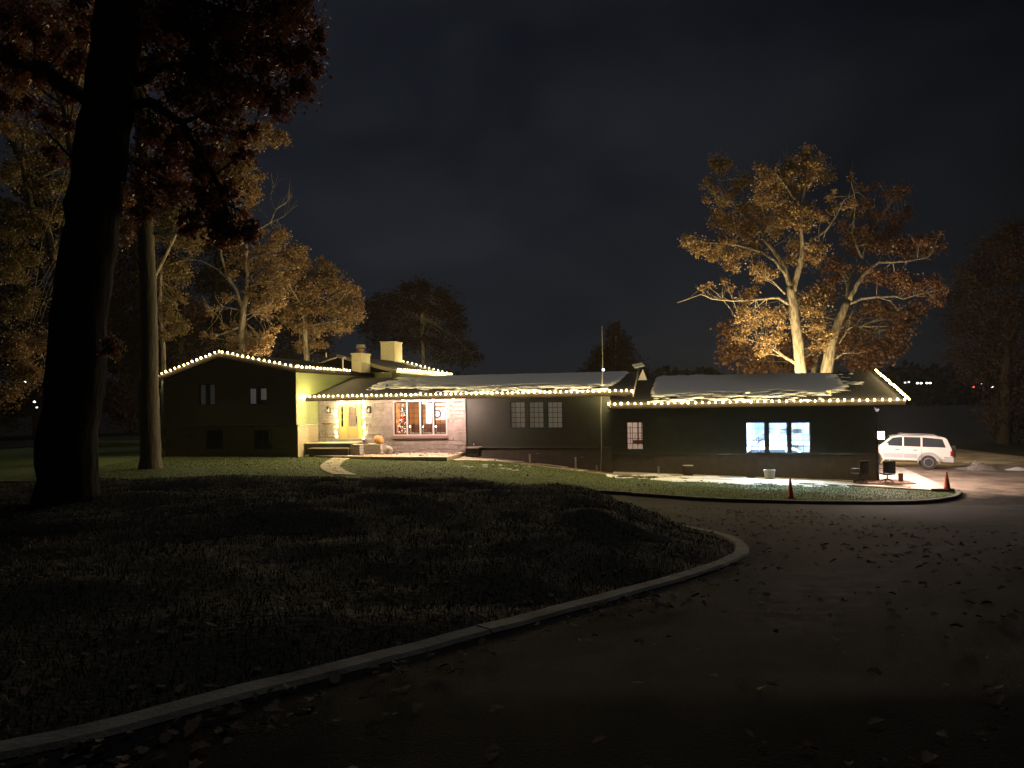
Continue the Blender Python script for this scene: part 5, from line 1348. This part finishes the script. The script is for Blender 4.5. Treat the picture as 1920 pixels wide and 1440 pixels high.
tree('oak_tree', 'broad russet tree spreading behind the rooftop between gable and chimneys', 60, [
    ([(880, 1180), (870, 1000), (860, 850)], 34, 18), ([(860, 860), (950, 820), (1060, 870), (1110, 800)], 12, 4), ([(865, 900), (780, 760), (760, 600)], 12, 4), ([(860, 850), (900, 720), (980, 640)], 12, 4), ([(880, 1000), (970, 980), (1090, 960)], 8, 3)],
    [(780, 560, 50), (830, 540, 45), (800, 630, 60), (860, 620, 50), (760, 700, 60), (850, 720, 60), (930, 680, 55), (990, 650, 50), (1040, 700, 55), (1000, 750, 55), (930, 780, 60), (850, 820, 60), (1080, 760, 50), (1140, 770, 45), (1180, 800, 35), (1090, 840, 55), (1160, 870, 50), (1180, 930, 40), (1110, 930, 50), (1030, 900, 50), (960, 890, 55), (880, 920, 50), (800, 900, 50), (800, 1000, 40), (870, 1020, 45), (940, 1010, 45), (1020, 1000, 45), (1090, 1020, 35), (850, 1110, 40), (900, 1090, 40), (950, 1100, 38), (750, 960, 40), (1130, 1000, 30), (740, 600, 50), (720, 780, 50), (960, 590, 22), (1010, 620, 20), (700, 900, 40)],
    Z3, leaf=.17, dens=.8, seed=22)
tree('russet_tree', 'tall russet tree high behind the forked tree near the dark crown', 47, [
    ([(-60, 1150), (-30, 700), (120, 400), (300, 100)], 26, 10), ([(360, 200), (440, 60), (560, -60), (740, -140)], 9, 3), ([(380, 100), (450, -100), (600, -180)], 8, 3), ([(330, 400), (420, 250), (560, 170)], 8, 3)],
    [(430, 40, 60), (480, 90, 55), (400, 130, 60), (540, 130, 50), (560, 200, 45), (480, 190, 55), (420, 10, 50), (520, 20, 50), (380, -60, 60), (450, -80, 60), (520, -120, 55), (600, -170, 50), (660, -120, 45), (720, -140, 38), (760, -110, 25), (580, -100, 40), (480, -190, 50), (400, -250, 60), (640, -200, 35), (600, 90, 30), (330, 250, 60), (250, 300, 60), (540, 250, 30), (500, -300, 40), (350, 60, 60)],
    Z3, leaf=.15, dens=.85, seed=23)
tree('olive_tree', 'olive leafed tree with a pale forked limb left of the forked tree', 49, [
    ([(20, 1150), (0, 800), (10, 640), (60, 500)], 26, 10), ([(10, 660), (90, 610), (200, 600)], 9, 3), ([(0, 760), (-60, 600), (-110, 450)], 10, 4), ([(60, 500), (90, 380), (50, 250)], 8, 3)],
    [(60, 330, 60), (120, 360, 60), (40, 420, 60), (160, 430, 60), (230, 430, 50), (100, 480, 60), (200, 500, 55), (270, 470, 40), (30, 250, 55), (120, 270, 50), (-40, 360, 60), (-60, 460, 55), (-50, 620, 50), (60, 640, 60), (140, 680, 60), (40, 750, 60), (100, 820, 50), (-80, 700, 50), (20, 860, 50), (60, 940, 50), (120, 1000, 50), (30, 1030, 50), (-70, 250, 50), (190, 350, 40)],
    Z3, leaf=.17, dens=.75, seed=24, ml=m_leafg)
# far left trees behind the big trunk (source pixels)
S1 = (0, 0, 1)
tree('oak_tree', 'pale limbed oak seen left of the huge dark trunk', 38, [
    ([(135, 860), (128, 640), (112, 540), (103, 490)], 24, 18), ([(103, 495), (88, 430), (60, 390)], 16, 9), ([(104, 480), (125, 430), (118, 380)], 8, 5), ([(60, 390), (20, 380), (0, 370)], 8, 4),
    ([(60, 390), (40, 300), (55, 230), (100, 200)], 9, 4), ([(55, 240), (50, 210), (52, 170)], 6, 3), ([(38, 305), (18, 260), (-10, 230)], 8, 4), ([(100, 360), (60, 340), (100, 320), (140, 300)], 9, 4), ([(40, 300), (10, 220), (75, 180)], 7, 3)],
    [(25, 320, 30), (60, 300, 25), (100, 270, 28), (130, 250, 25), (140, 310, 22), (115, 345, 25), (60, 420, 28), (20, 430, 30), (90, 400, 25), (130, 400, 22), (20, 500, 28), (50, 480, 25), (130, 460, 20), (60, 560, 25), (20, 580, 25), (100, 230, 20), (130, 205, 18), (10, 380, 22), (40, 250, 25), (75, 350, 22)],
    S1, leaf=.12, dens=.7, seed=31, ml=m_leafg, dyr=1.2)
tree('russet_tree', 'dark russet crown filling the sky above the pale limbed oak', 34, [([(165, 860), (150, 400), (120, 200), (60, 60)], 16, 8), ([(120, 200), (30, 130), (-20, 120)], 7, 3), ([(120, 210), (60, 180), (0, 205)], 6, 3), ([(130, 240), (150, 140), (170, 60)], 6, 3)],
    [(30, 30, 35), (90, 20, 35), (150, 30, 35), (20, 90, 30), (80, 80, 35), (110, 110, 32), (150, 90, 28), (60, 150, 28), (120, 165, 25), (20, 160, 28), (100, 55, 30), (40, -20, 30), (140, 140, 20), (10, 230, 22), (150, 480, 22), (20, 650, 30), (60, 700, 30), (10, 740, 25), (90, 640, 28)],
    S1, leaf=.11, dens=.8, seed=32, ml=m_leaf, dyr=1.2)
# thin foreground trunk
gb_ = G(283, 878)
tree('slender_trunk_tree', 'straight slender trunk at the end of the lights on the gable', gb_.y, [
    ([(283, 875), (281, 800), (279, 700), (279, 560), (274, 440), (268, 350), (266, 200), (262, 60)], 38, 20),
    ([(268, 350), (300, 280), (340, 200)], 12, 5), ([(268, 330), (320, 350), (400, 340)], 9, 4), ([(266, 240), (240, 150), (230, 40)], 8, 4), ([(300, 280), (380, 230), (470, 170)], 8, 3), ([(277, 520), (250, 480), (205, 470)], 5, 3)],
    [(230, 430, 20), (235, 380, 22), (225, 450, 14), (330, 330, 22), (380, 350, 20), (350, 290, 24), (420, 420, 18), (440, 445, 20), (400, 400, 18), (455, 400, 14), (470, 440, 12)],
    S1, leaf=.12, dens=.9, seed=41, ml=m_leafd, mb_=m_barkm, dyr=1.5, base=gb_)
# the huge dark tree
gb2 = G(126, 938)
tree('huge_oak_tree', 'huge dark leaning trunk with a black crown nearest the camera', gb2.y, [
    ([(126, 932), (132, 800), (142, 700), (155, 560), (172, 420), (190, 300), (208, 180), (222, 60), (232, -60)], 108, 84),
    ([(200, 200), (120, 165), (90, 128), (40, 122), (-20, 100)], 32, 12), ([(215, 160), (262, 150), (310, 125), (400, 130), (470, 100), (560, 60)], 30, 8),
    ([(205, 210), (280, 190), (340, 230), (400, 330), (440, 430)], 22, 5), ([(228, 20), (300, -20), (420, 20), (520, 40)], 26, 6), ([(340, 230), (400, 210), (500, 180)], 10, 4), ([(190, 320), (240, 300), (280, 320)], 8, 3), ([(150, 690), (190, 660), (212, 648)], 5, 2), ([(185, 330), (130, 290), (90, 250)], 10, 3)],
    [(560, 40, 40), (520, 20, 45), (575, 95, 28), (540, 110, 40), (590, 130, 20), (560, 170, 32), (500, 150, 45), (480, 80, 50), (440, 30, 50), (420, 110, 45), (520, 190, 30), (450, 180, 40), (385, 60, 50), (340, 30, 50), (300, 70, 50), (340, 120, 45), (385, 170, 45), (400, 225, 32), (330, 190, 40), (290, 130, 38), (280, 30, 45), (300, 240, 35), (345, 270, 38), (380, 300, 35), (300, 300, 30), (270, 350, 22), (330, 350, 30), (385, 370, 32), (420, 395, 30), (445, 440, 25), (410, 440, 25), (465, 430, 18), (360, 410, 18), (350, 430, 14), (430, 350, 18), (460, 250, 22), (455, 290, 16),
     (100, 60, 45), (40, 40, 45), (150, 30, 40), (20, 110, 40), (80, 130, 28), (110, 230, 25), (130, 170, 24), (60, 200, 20), (10, 190, 25), (150, 110, 30), (100, 290, 20), (260, 400, 20), (285, 380, 18), (500, 60, 40), (590, 60, 20), (560, -20, 40), (480, -30, 45), (400, -40, 50), (200, 640, 8), (210, 655, 10), (215, 640, 7)],
    S1, leaf=.085, dens=1.0, seed=42, ml=m_leafr, mb_=m_barkk, dyr=1.0, twig=.01, base=gb2 )
tree('leafy_shoot', 'small spray of bright brown leaves sprouting from the huge trunk', gb2.y - .3, [([(190, 668), (200, 650), (212, 640)], 3, 1.5), ([(200, 650), (220, 655), (234, 650)], 2, 1)],
    [(203, 640, 9), (213, 650, 10), (200, 658, 9), (218, 664, 9), (226, 652, 8), (212, 634, 6)], S1, leaf=.055, dens=1.2, seed=43, dyr=.2, twig=.004, cat='branch', base=at(176, 676, gb2.y - .05))
# distant and dim trees
tree('round_tree', 'dim round crowned tree in the haze beyond the chimneys', 85, [([(1580, 1250), (1570, 950), (1560, 800)], 26, 10)],
    [(1300, 860, 60), (1360, 830, 60), (1450, 800, 60), (1490, 770, 50), (1560, 740, 50), (1600, 790, 60), (1680, 800, 60), (1740, 850, 60), (1780, 920, 55), (1700, 900, 70), (1600, 880, 70), (1500, 870, 70), (1400, 900, 70), (1300, 940, 60), (1260, 1010, 60), (1350, 1000, 70), (1450, 980, 70), (1550, 980, 70), (1650, 1000, 70), (1750, 1000, 60), (1810, 1010, 45), (1500, 1080, 70), (1620, 1090, 70), (1400, 1090, 60), (1300, 1090, 60), (1720, 1100, 60), (1800, 1100, 50), (1250, 900, 45), (1850, 1120, 40), (1900, 1190, 40), (1820, 1190, 60), (1700, 1190, 60)],
    Z3, leaf=.27, dens=.5, seed=51, ml=m_leafk)
tree('pine_tree', 'dark pointed conifer far behind the mast', 95, [([(1155, 740), (1155, 600)], 5, 1)],
    [(1155, 612, 9), (1153, 628, 14), (1160, 645, 20), (1145, 660, 22), (1165, 668, 24), (1130, 680, 24), (1155, 690, 30), (1180, 690, 24), (1120, 698, 24), (1195, 705, 20), (1105, 705, 14)],
    S1, leaf=.35, dens=.8, seed=52, ml=m_leafk, twn=0)
tree('dark_tree', 'nearly black tree mass at the edge beyond the gravel', 62, [([(1880, 880), (1885, 700), (1890, 560)], 24, 12), ([(1885, 700), (1840, 600), (1820, 520)], 10, 4), ([(1888, 650), (1930, 560), (1960, 500)], 10, 4)],
    [(1895, 440, 30), (1900, 450, 35), (1860, 480, 35), (1830, 520, 35), (1900, 520, 40), (1810, 570, 35), (1860, 570, 45), (1920, 590, 45), (1810, 620, 35), (1850, 640, 45), (1910, 660, 45), (1800, 670, 25), (1840, 700, 35), (1890, 730, 40), (1930, 480, 40), (1930, 720, 40), (1870, 780, 35), (1920, 800, 40)],
    S1, leaf=.2, dens=.4, seed=53, ml=m_leafk, mb_=m_barkk)
tree('dark_tree', 'shadowed tree between the thin trunk and the gable corner', 58, [([(330, 860), (335, 700), (340, 600)], 20, 9), ([(335, 700), (300, 640), (280, 600)], 8, 4)],
    [(330, 600, 30), (300, 640, 30), (350, 640, 32), (310, 680, 30), (345, 680, 25), (220, 560, 30), (240, 620, 30), (215, 640, 30), (235, 690, 30), (220, 740, 30), (240, 780, 25), (300, 560, 30), (360, 580, 25), (400, 640, 20), (60, 620, 40), (60, 700, 40), (20, 760, 40)],
    S1, leaf=.2, dens=.8, seed=54, ml=m_leafk, mb_=m_barkk)
S0 = (0, 0, 1)
for i, (cx, w, top_, lab, Yd) in enumerate(((70, 110, 330, 'deep dark woodland tree behind the pale limbed oak', 72), (250, 110, 300, 'deep dark woodland tree glimpsed between the two foreground trunks', 76), (400, 110, 420, 'deep dark woodland tree behind the forked tree', 80), (545, 90, 500, 'deep dark woodland tree low behind the broad russet tree', 84))):
    rq = random.Random(i); cl = []
    for y in range(top_, 690, 42):
        for x in range(int(cx - w), int(cx + w), 44):
            u = (y - top_) / 300; 
            if abs(x - cx) < w * (.45 + .6 * u): cl.append((x + rq.uniform(-12, 12), y + rq.uniform(-14, 14), rq.uniform(22, 34)))
    tree('woodland_tree', lab, Yd, [([(cx, 830), (cx + 4, 600), (cx + 8, top_ + 40)], 16, 6)], cl, S0, leaf=.34, dens=.5, seed=60 + i, ml=m_leafk, mb_=m_barkk, twn=2)
# the far wood as one mass
N = 26000; X = rng.uniform(-260, 300, N); hgt_ = 7 + 7 * fbm(X * .06, X * 0 + 3, 4); Zw = hgt_ * rng.random(N) ** .8 - .5; Yw = 215 + rng.uniform(0, 25, N)
V = leaves_at(np.stack([X, Yw, Zw], -1), 2.2 * (.6 + .8 * rng.random(N)))
tag(npmesh('far_woods', V, np.arange(len(V)).reshape(-1, 4), m_leafk), 'low dark line of distant woods along the horizon', 'woods', kind='stuff')
# ---------------------------------------------------------------- far lamps
m_fl = mat('far_lamp', (1, 1, 1), .5, emit=(.9, .95, 1), estr=6); m_fr = mat('far_red_lamp', (1, 0, 0), .5, emit=(1, .08, .05), estr=3); m_fd = mat('far_dim_lamp', (1, 1, 1), .5, emit=(.9, .95, 1), estr=1.6)
for i, (px, py, m_, lab) in enumerate(((1697, 717.5, m_fd, 'faint double lamp nearest the garage end on the dark horizon'), (1704, 716.5, m_fd, 'faint lamp next to the double lamp on the dark horizon'), (1720, 718.5, m_fl, 'first of the white lamps in a row on the dark horizon'), (1727, 718.5, m_fl, 'second of the white lamps in a row on the dark horizon'), (1738, 718.3, m_fl, 'third of the white lamps in a row on the dark horizon'), (1744, 718.3, m_fl, 'last of the white lamps in a row on the dark horizon'), (1825, 725.5, m_fr, 'single red lamp far off on the dark horizon'), (1841, 719, m_fd, 'tiny high lamp between the red and the white one'), (1860, 725.5, m_fl, 'white lamp alone right of the red one'), (46.5, 716.5, m_fl, 'white glint of a far lamp left of the huge trunk'), (64.5, 753.5, m_fl, 'lower white glint of a far lamp close to the huge trunk'), (69, 764, m_fd, 'faint glint of a far lamp below the lower white glint'))):
    p = at(px, py, 55 if px < 100 else 190); s_ = p.y / 190
    q = thing('street_lamp', lab, 'lamp', (p.x, p.y, 0), 0, 'far lamps on the horizon')
    MB().tube([(0, 0, -1), (0, 0, p.z - .2 * s_)], .06 * s_, 6).build('pole', m_dark, q)
    MB().lathe([(.05 * s_, p.z - .2 * s_), (.25 * s_, p.z - .12 * s_), (.27 * s_, p.z + .1 * s_), (.08 * s_, p.z + .22 * s_)], n=8).build('lamp_head', m_, q)
# ---------------------------------------------------------------- grass blades and fallen leaves
def blades(name, lab, n, x0, x1, y0, y1, keep, hgt, wid, c1, c2, bias=0, dz=0):
    global rng
    rng = np.random.default_rng(n)
    X = rng.uniform(x0, x1, n); Y = y0 + (y1 - y0) * rng.random(n) ** (1 + bias)
    k = keep(X, Y); X, Y = X[k], Y[k]; Z = zt(X, Y) - .01 + dz; N = len(X)
    a = rng.random(N) * 6.283; h = hgt * (.5 + rng.random(N)); w = wid * (.6 + .8 * rng.random(N)); l = rng.normal(0, .35, (N, 2)) * h[:, None]
    B = np.stack([X, Y, Z], -1); s = np.stack([np.cos(a) * w, np.sin(a) * w, 0 * a], -1)
    T = B + np.stack([l[:, 0], l[:, 1], h], -1); M_ = B + np.stack([l[:, 0] * .3, l[:, 1] * .3, h * .55], -1)
    V = np.stack([B - s, B + s, M_ + s * .7, T, M_ - s * .7], 1).reshape(-1, 3)
    i = np.arange(N)[:, None] * 5
    F1 = i + np.array([0, 1, 2, 4])
    Fq = np.concatenate([F1, i + np.array([4, 2, 3, 3])])
    me = bpy.data.meshes.new(name)
    Vt = V; Ft_ = np.concatenate([i + np.array([0, 1, 2]), i + np.array([0, 2, 4]), i + np.array([4, 2, 3])])
    o = npmesh(name, Vt, Ft_, leafmat(name + '_blades_' + str(n), c1, c2, .25, .6))
    return tag(o, lab, 'grass', kind='stuff')
blades('grass', 'short green grass of the lit lawn', 150000, -20, 20, 28.5, 42, lambda x, y: in_lawn(x, y) & (y < FY - .2126 * x - 1.0) & ~inside(x, y, TERR), .036, .011, (.035, .062, .018), (.09, .115, .04))
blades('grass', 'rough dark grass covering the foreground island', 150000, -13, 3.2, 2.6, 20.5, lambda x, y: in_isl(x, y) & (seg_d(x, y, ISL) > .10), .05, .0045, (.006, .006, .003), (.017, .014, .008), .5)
def fallen(name, lab, n, x0, x1, y0, y1, keep, size, c1=None, pw=1.6, dz=.02):
    global rng
    rng = np.random.default_rng(n)
    X = rng.uniform(x0, x1, n); Y = y0 + (y1 - y0) * rng.random(n) ** pw
    nn = fbm(X * .8, Y * .8, 3); k = keep(X, Y) & (rng.random(n) < sstep(.35, .65, nn) * .9 + .15); X, Y = X[k], Y[k]; N = len(X); Z = zt(X, Y) + dz
    # lobed leaves: 10 rim points round a centre
    m_ = 14; ang = np.arange(m_) * 2 * np.pi / m_; rr = np.where(np.arange(m_) % 2 == 0, 1, .78); rr[0] = 1.2
    s = size * (.5 + .8 * rng.random(N)); a = rng.random(N) * 6.283
    tx, ty = rng.normal(0, .22, N), rng.normal(0, .22, N); cu = rng.uniform(.05, .9, N)
    px = (rr * np.cos(ang))[None] * s[:, None]; py = (rr * np.sin(ang) * .72)[None] * s[:, None]
    ca, sa_ = np.cos(a)[:, None], np.sin(a)[:, None]
    gx, gy = px * ca - py * sa_, px * sa_ + py * ca; gz = gx * tx[:, None] + gy * ty[:, None] + cu[:, None] * np.abs(py) * 1.2
    gz -= gz.min(1, keepdims=True)
    rim = np.stack([X[:, None] + gx, Y[:, None] + gy, Z[:, None] + gz], -1); cen = np.stack([X, Y, Z + gz.mean(1) * .7], -1)[:, None]
    V = np.concatenate([cen, rim], 1).reshape(-1, 3); b = np.arange(N)[:, None, None] * (m_ + 1)
    t = np.stack([np.zeros(m_, int), 1 + np.arange(m_), 1 + (np.arange(m_) + 1) % m_], -1)[None]
    return tag(npmesh(name, V, (b + t).reshape(-1, 3), m_leaff), lab, 'leaves', kind='stuff')
fallen('fallen_leaves', 'dry oak leaves strewn over the foreground grass and drive', 8000, -9, 9, 2.2, 24, lambda x, y: (np.abs(x) < y * .75 + .5) & ~((seg_d(x, y, ISL) < .12)), .037)
fallen('fallen_leaves', 'drift of leaves lying along the near kerb', 2600, -3, 3, 2.6, 8.5, lambda x, y: (~in_isl(x, y)) & (seg_d(x, y, ISL) > .14) & (seg_d(x, y, ISL) < .7), .04, pw=1)
fallen('fallen_leaves', 'scattered pale leaves on the lit lawn', 700, -18, 19, 29, 41, lambda x, y: in_lawn(x, y) & (y < FY - .2126 * x - 1.6), .06, pw=1, dz=.05)
m = fallen('fallen_leaves', 'leaves blown over the stone terrace and planting strip', 1500, -12, 0, 37, 43, lambda x, y: inside(x, y, TERR), .05, pw=1, dz=0)
# lift those onto the flat terrace
v = np.empty(len(m.data.vertices) * 3, np.float32); m.data.vertices.foreach_get('co', v); v = v.reshape(-1, 3)
v[:, 2] = zTe + .012 + (v[:, 2] - zt(v[:, 0], v[:, 1])).astype(np.float32); m.data.vertices.foreach_set('co', v.ravel())

# ---------------------------------------------------------------- light
def light(name, kind, loc, energy, col, size=.1, rot=None):
    l = bpy.data.lights.new(name, kind); l.energy = energy; l.color = col
    if kind == 'POINT': l.shadow_soft_size = size
    o = bpy.data.objects.new(name, l); o.location = loc; C.objects.link(o)
    if rot: o.rotation_euler = rot
    return o, l
o, l = light('moon', 'SUN', (0, 0, 50), .27, (.92, .95, 1.0)); l.angle = R(12)
o.rotation_euler = (R(-28), R(18), 0)
# unseen recessed lamps added in the eave for the light on stone and porch
m_can = mat('recessed_lamp', (1, .9, .85), .4, emit=(1, .72, .62), estr=6)
for px, e_, colr, lab in ((850, 40, (1, .66, .58), 'unseen recessed lamp under the eave at the pink lit end of the stone wall'), (812, 30, (1, .66, .58), 'unseen recessed lamp under the eave above the right part of the picture window'), (755, 34, (1, .70, .56), 'unseen recessed lamp under the eave above the left part of the picture window'), (640, 44, (1, .80, .42), 'unseen recessed lamp under the eave over the front door')):
    s_ = F(px, 745, -1.55)[0]; q = thing('eave_lamp', lab, 'lamp', W(s_, -1.55, zE - .19), ANG, 'unseen lamps added in the eave')
    MB().lathe([(.08, -.012), (.08, -.001)], n=16).build('lens', m_can, q)
    light('eave_lamp_light', 'POINT', W(s_, -1.55, zE - .34), e_ * 7, colr, .08)

world = bpy.data.worlds.new("World"); scene.world = world; world.use_nodes = True
nt = world.node_tree; bg = nt.nodes['Background']; L = nt.links.new
sky = nt.nodes.new('ShaderNodeTexSky'); sky.sky_type = 'NISHITA'; sky.sun_disc = False; sky.sun_elevation = R(58); sky.sun_rotation = R(150)
tc = nt.nodes.new('ShaderNodeTexCoord'); mp = nt.nodes.new('ShaderNodeMapping'); mp.inputs['Scale'].default_value = (1.6, 1.6, 3.2); mp.inputs['Rotation'].default_value = (0, R(20), 0)
n = nt.nodes.new('ShaderNodeTexNoise'); n.inputs['Scale'].default_value = 2.2; n.inputs['Detail'].default_value = 5; n.inputs['Roughness'].default_value = .5; n.inputs['Distortion'].default_value = .4
L(tc.outputs['Generated'], mp.inputs[0]); L(mp.outputs[0], n.inputs['Vector'])
r = nt.nodes.new('ShaderNodeValToRGB'); r.color_ramp.elements[0].position = .32; r.color_ramp.elements[0].color = (.0040, .0055, .0098, 1); r.color_ramp.elements[1].position = .72; r.color_ramp.elements[1].color = (.0128, .0150, .0205, 1)
L(n.outputs['Fac'], r.inputs[0])
# the town's glow: clouds brighter low down and over the house, darker towards the right and overhead
dot = nt.nodes.new('ShaderNodeVectorMath'); dot.operation = 'DOT_PRODUCT'; dot.inputs[1].default_value = Vector((-.12, .97, .22)).normalized()
L(tc.outputs['Generated'], dot.inputs[0])
mr = nt.nodes.new('ShaderNodeMapRange'); mr.inputs[1].default_value = .72; mr.inputs[2].default_value = 1.0; mr.inputs[3].default_value = .22; mr.inputs[4].default_value = .98
L(dot.outputs['Value'], mr.inputs[0])
mul = nt.nodes.new('ShaderNodeVectorMath'); mul.operation = 'SCALE'; L(r.outputs[0], mul.inputs[0]); L(mr.outputs[0], mul.inputs['Scale'])
sc1 = nt.nodes.new('ShaderNodeVectorMath'); sc1.operation = 'SCALE'; sc1.inputs['Scale'].default_value = .0002; L(sky.outputs[0], sc1.inputs[0])
add = nt.nodes.new('ShaderNodeVectorMath'); add.operation = 'ADD'; L(mul.outputs[0], add.inputs[0]); L(sc1.outputs[0], add.inputs[1])
L(add.outputs[0], bg.inputs['Color']); bg.inputs['Strength'].default_value = 1.0

scene.view_settings.view_transform = 'Standard'; scene.view_settings.look = 'None'; scene.view_settings.exposure = 0; scene.view_settings.gamma = 1
cy = scene.cycles
cy.use_denoising = True; cy.max_bounces = 5; cy.diffuse_bounces = 3; cy.glossy_bounces = 2; cy.transparent_max_bounces = 8
cy.sample_clamp_indirect = 3; cy.caustics_reflective = False; cy.caustics_refractive = False; cy.use_light_tree = True

hz = MB().box(-940, 940, -940, 940, -1.6, 60)
hb = hz.build('haze', m_dark); hm = bpy.data.materials.new('night_haze'); hm.use_nodes = True; hnt = hm.node_tree; hnt.nodes.remove(hnt.nodes['Principled BSDF'])
pv = hnt.nodes.new('ShaderNodeVolumePrincipled'); pv.inputs['Color'].default_value = (.9, .9, .9, 1); pv.inputs['Density'].default_value = .00018; pv.inputs['Anisotropy'].default_value = .3
hnt.links.new(pv.outputs[0], hnt.nodes['Material Output'].inputs['Volume']); hb.data.materials.clear(); hb.data.materials.append(hm)
tag(hb, kind='stuff'); hb['label'] = 'thin night haze over the whole place'
cy.volume_bounces = 0
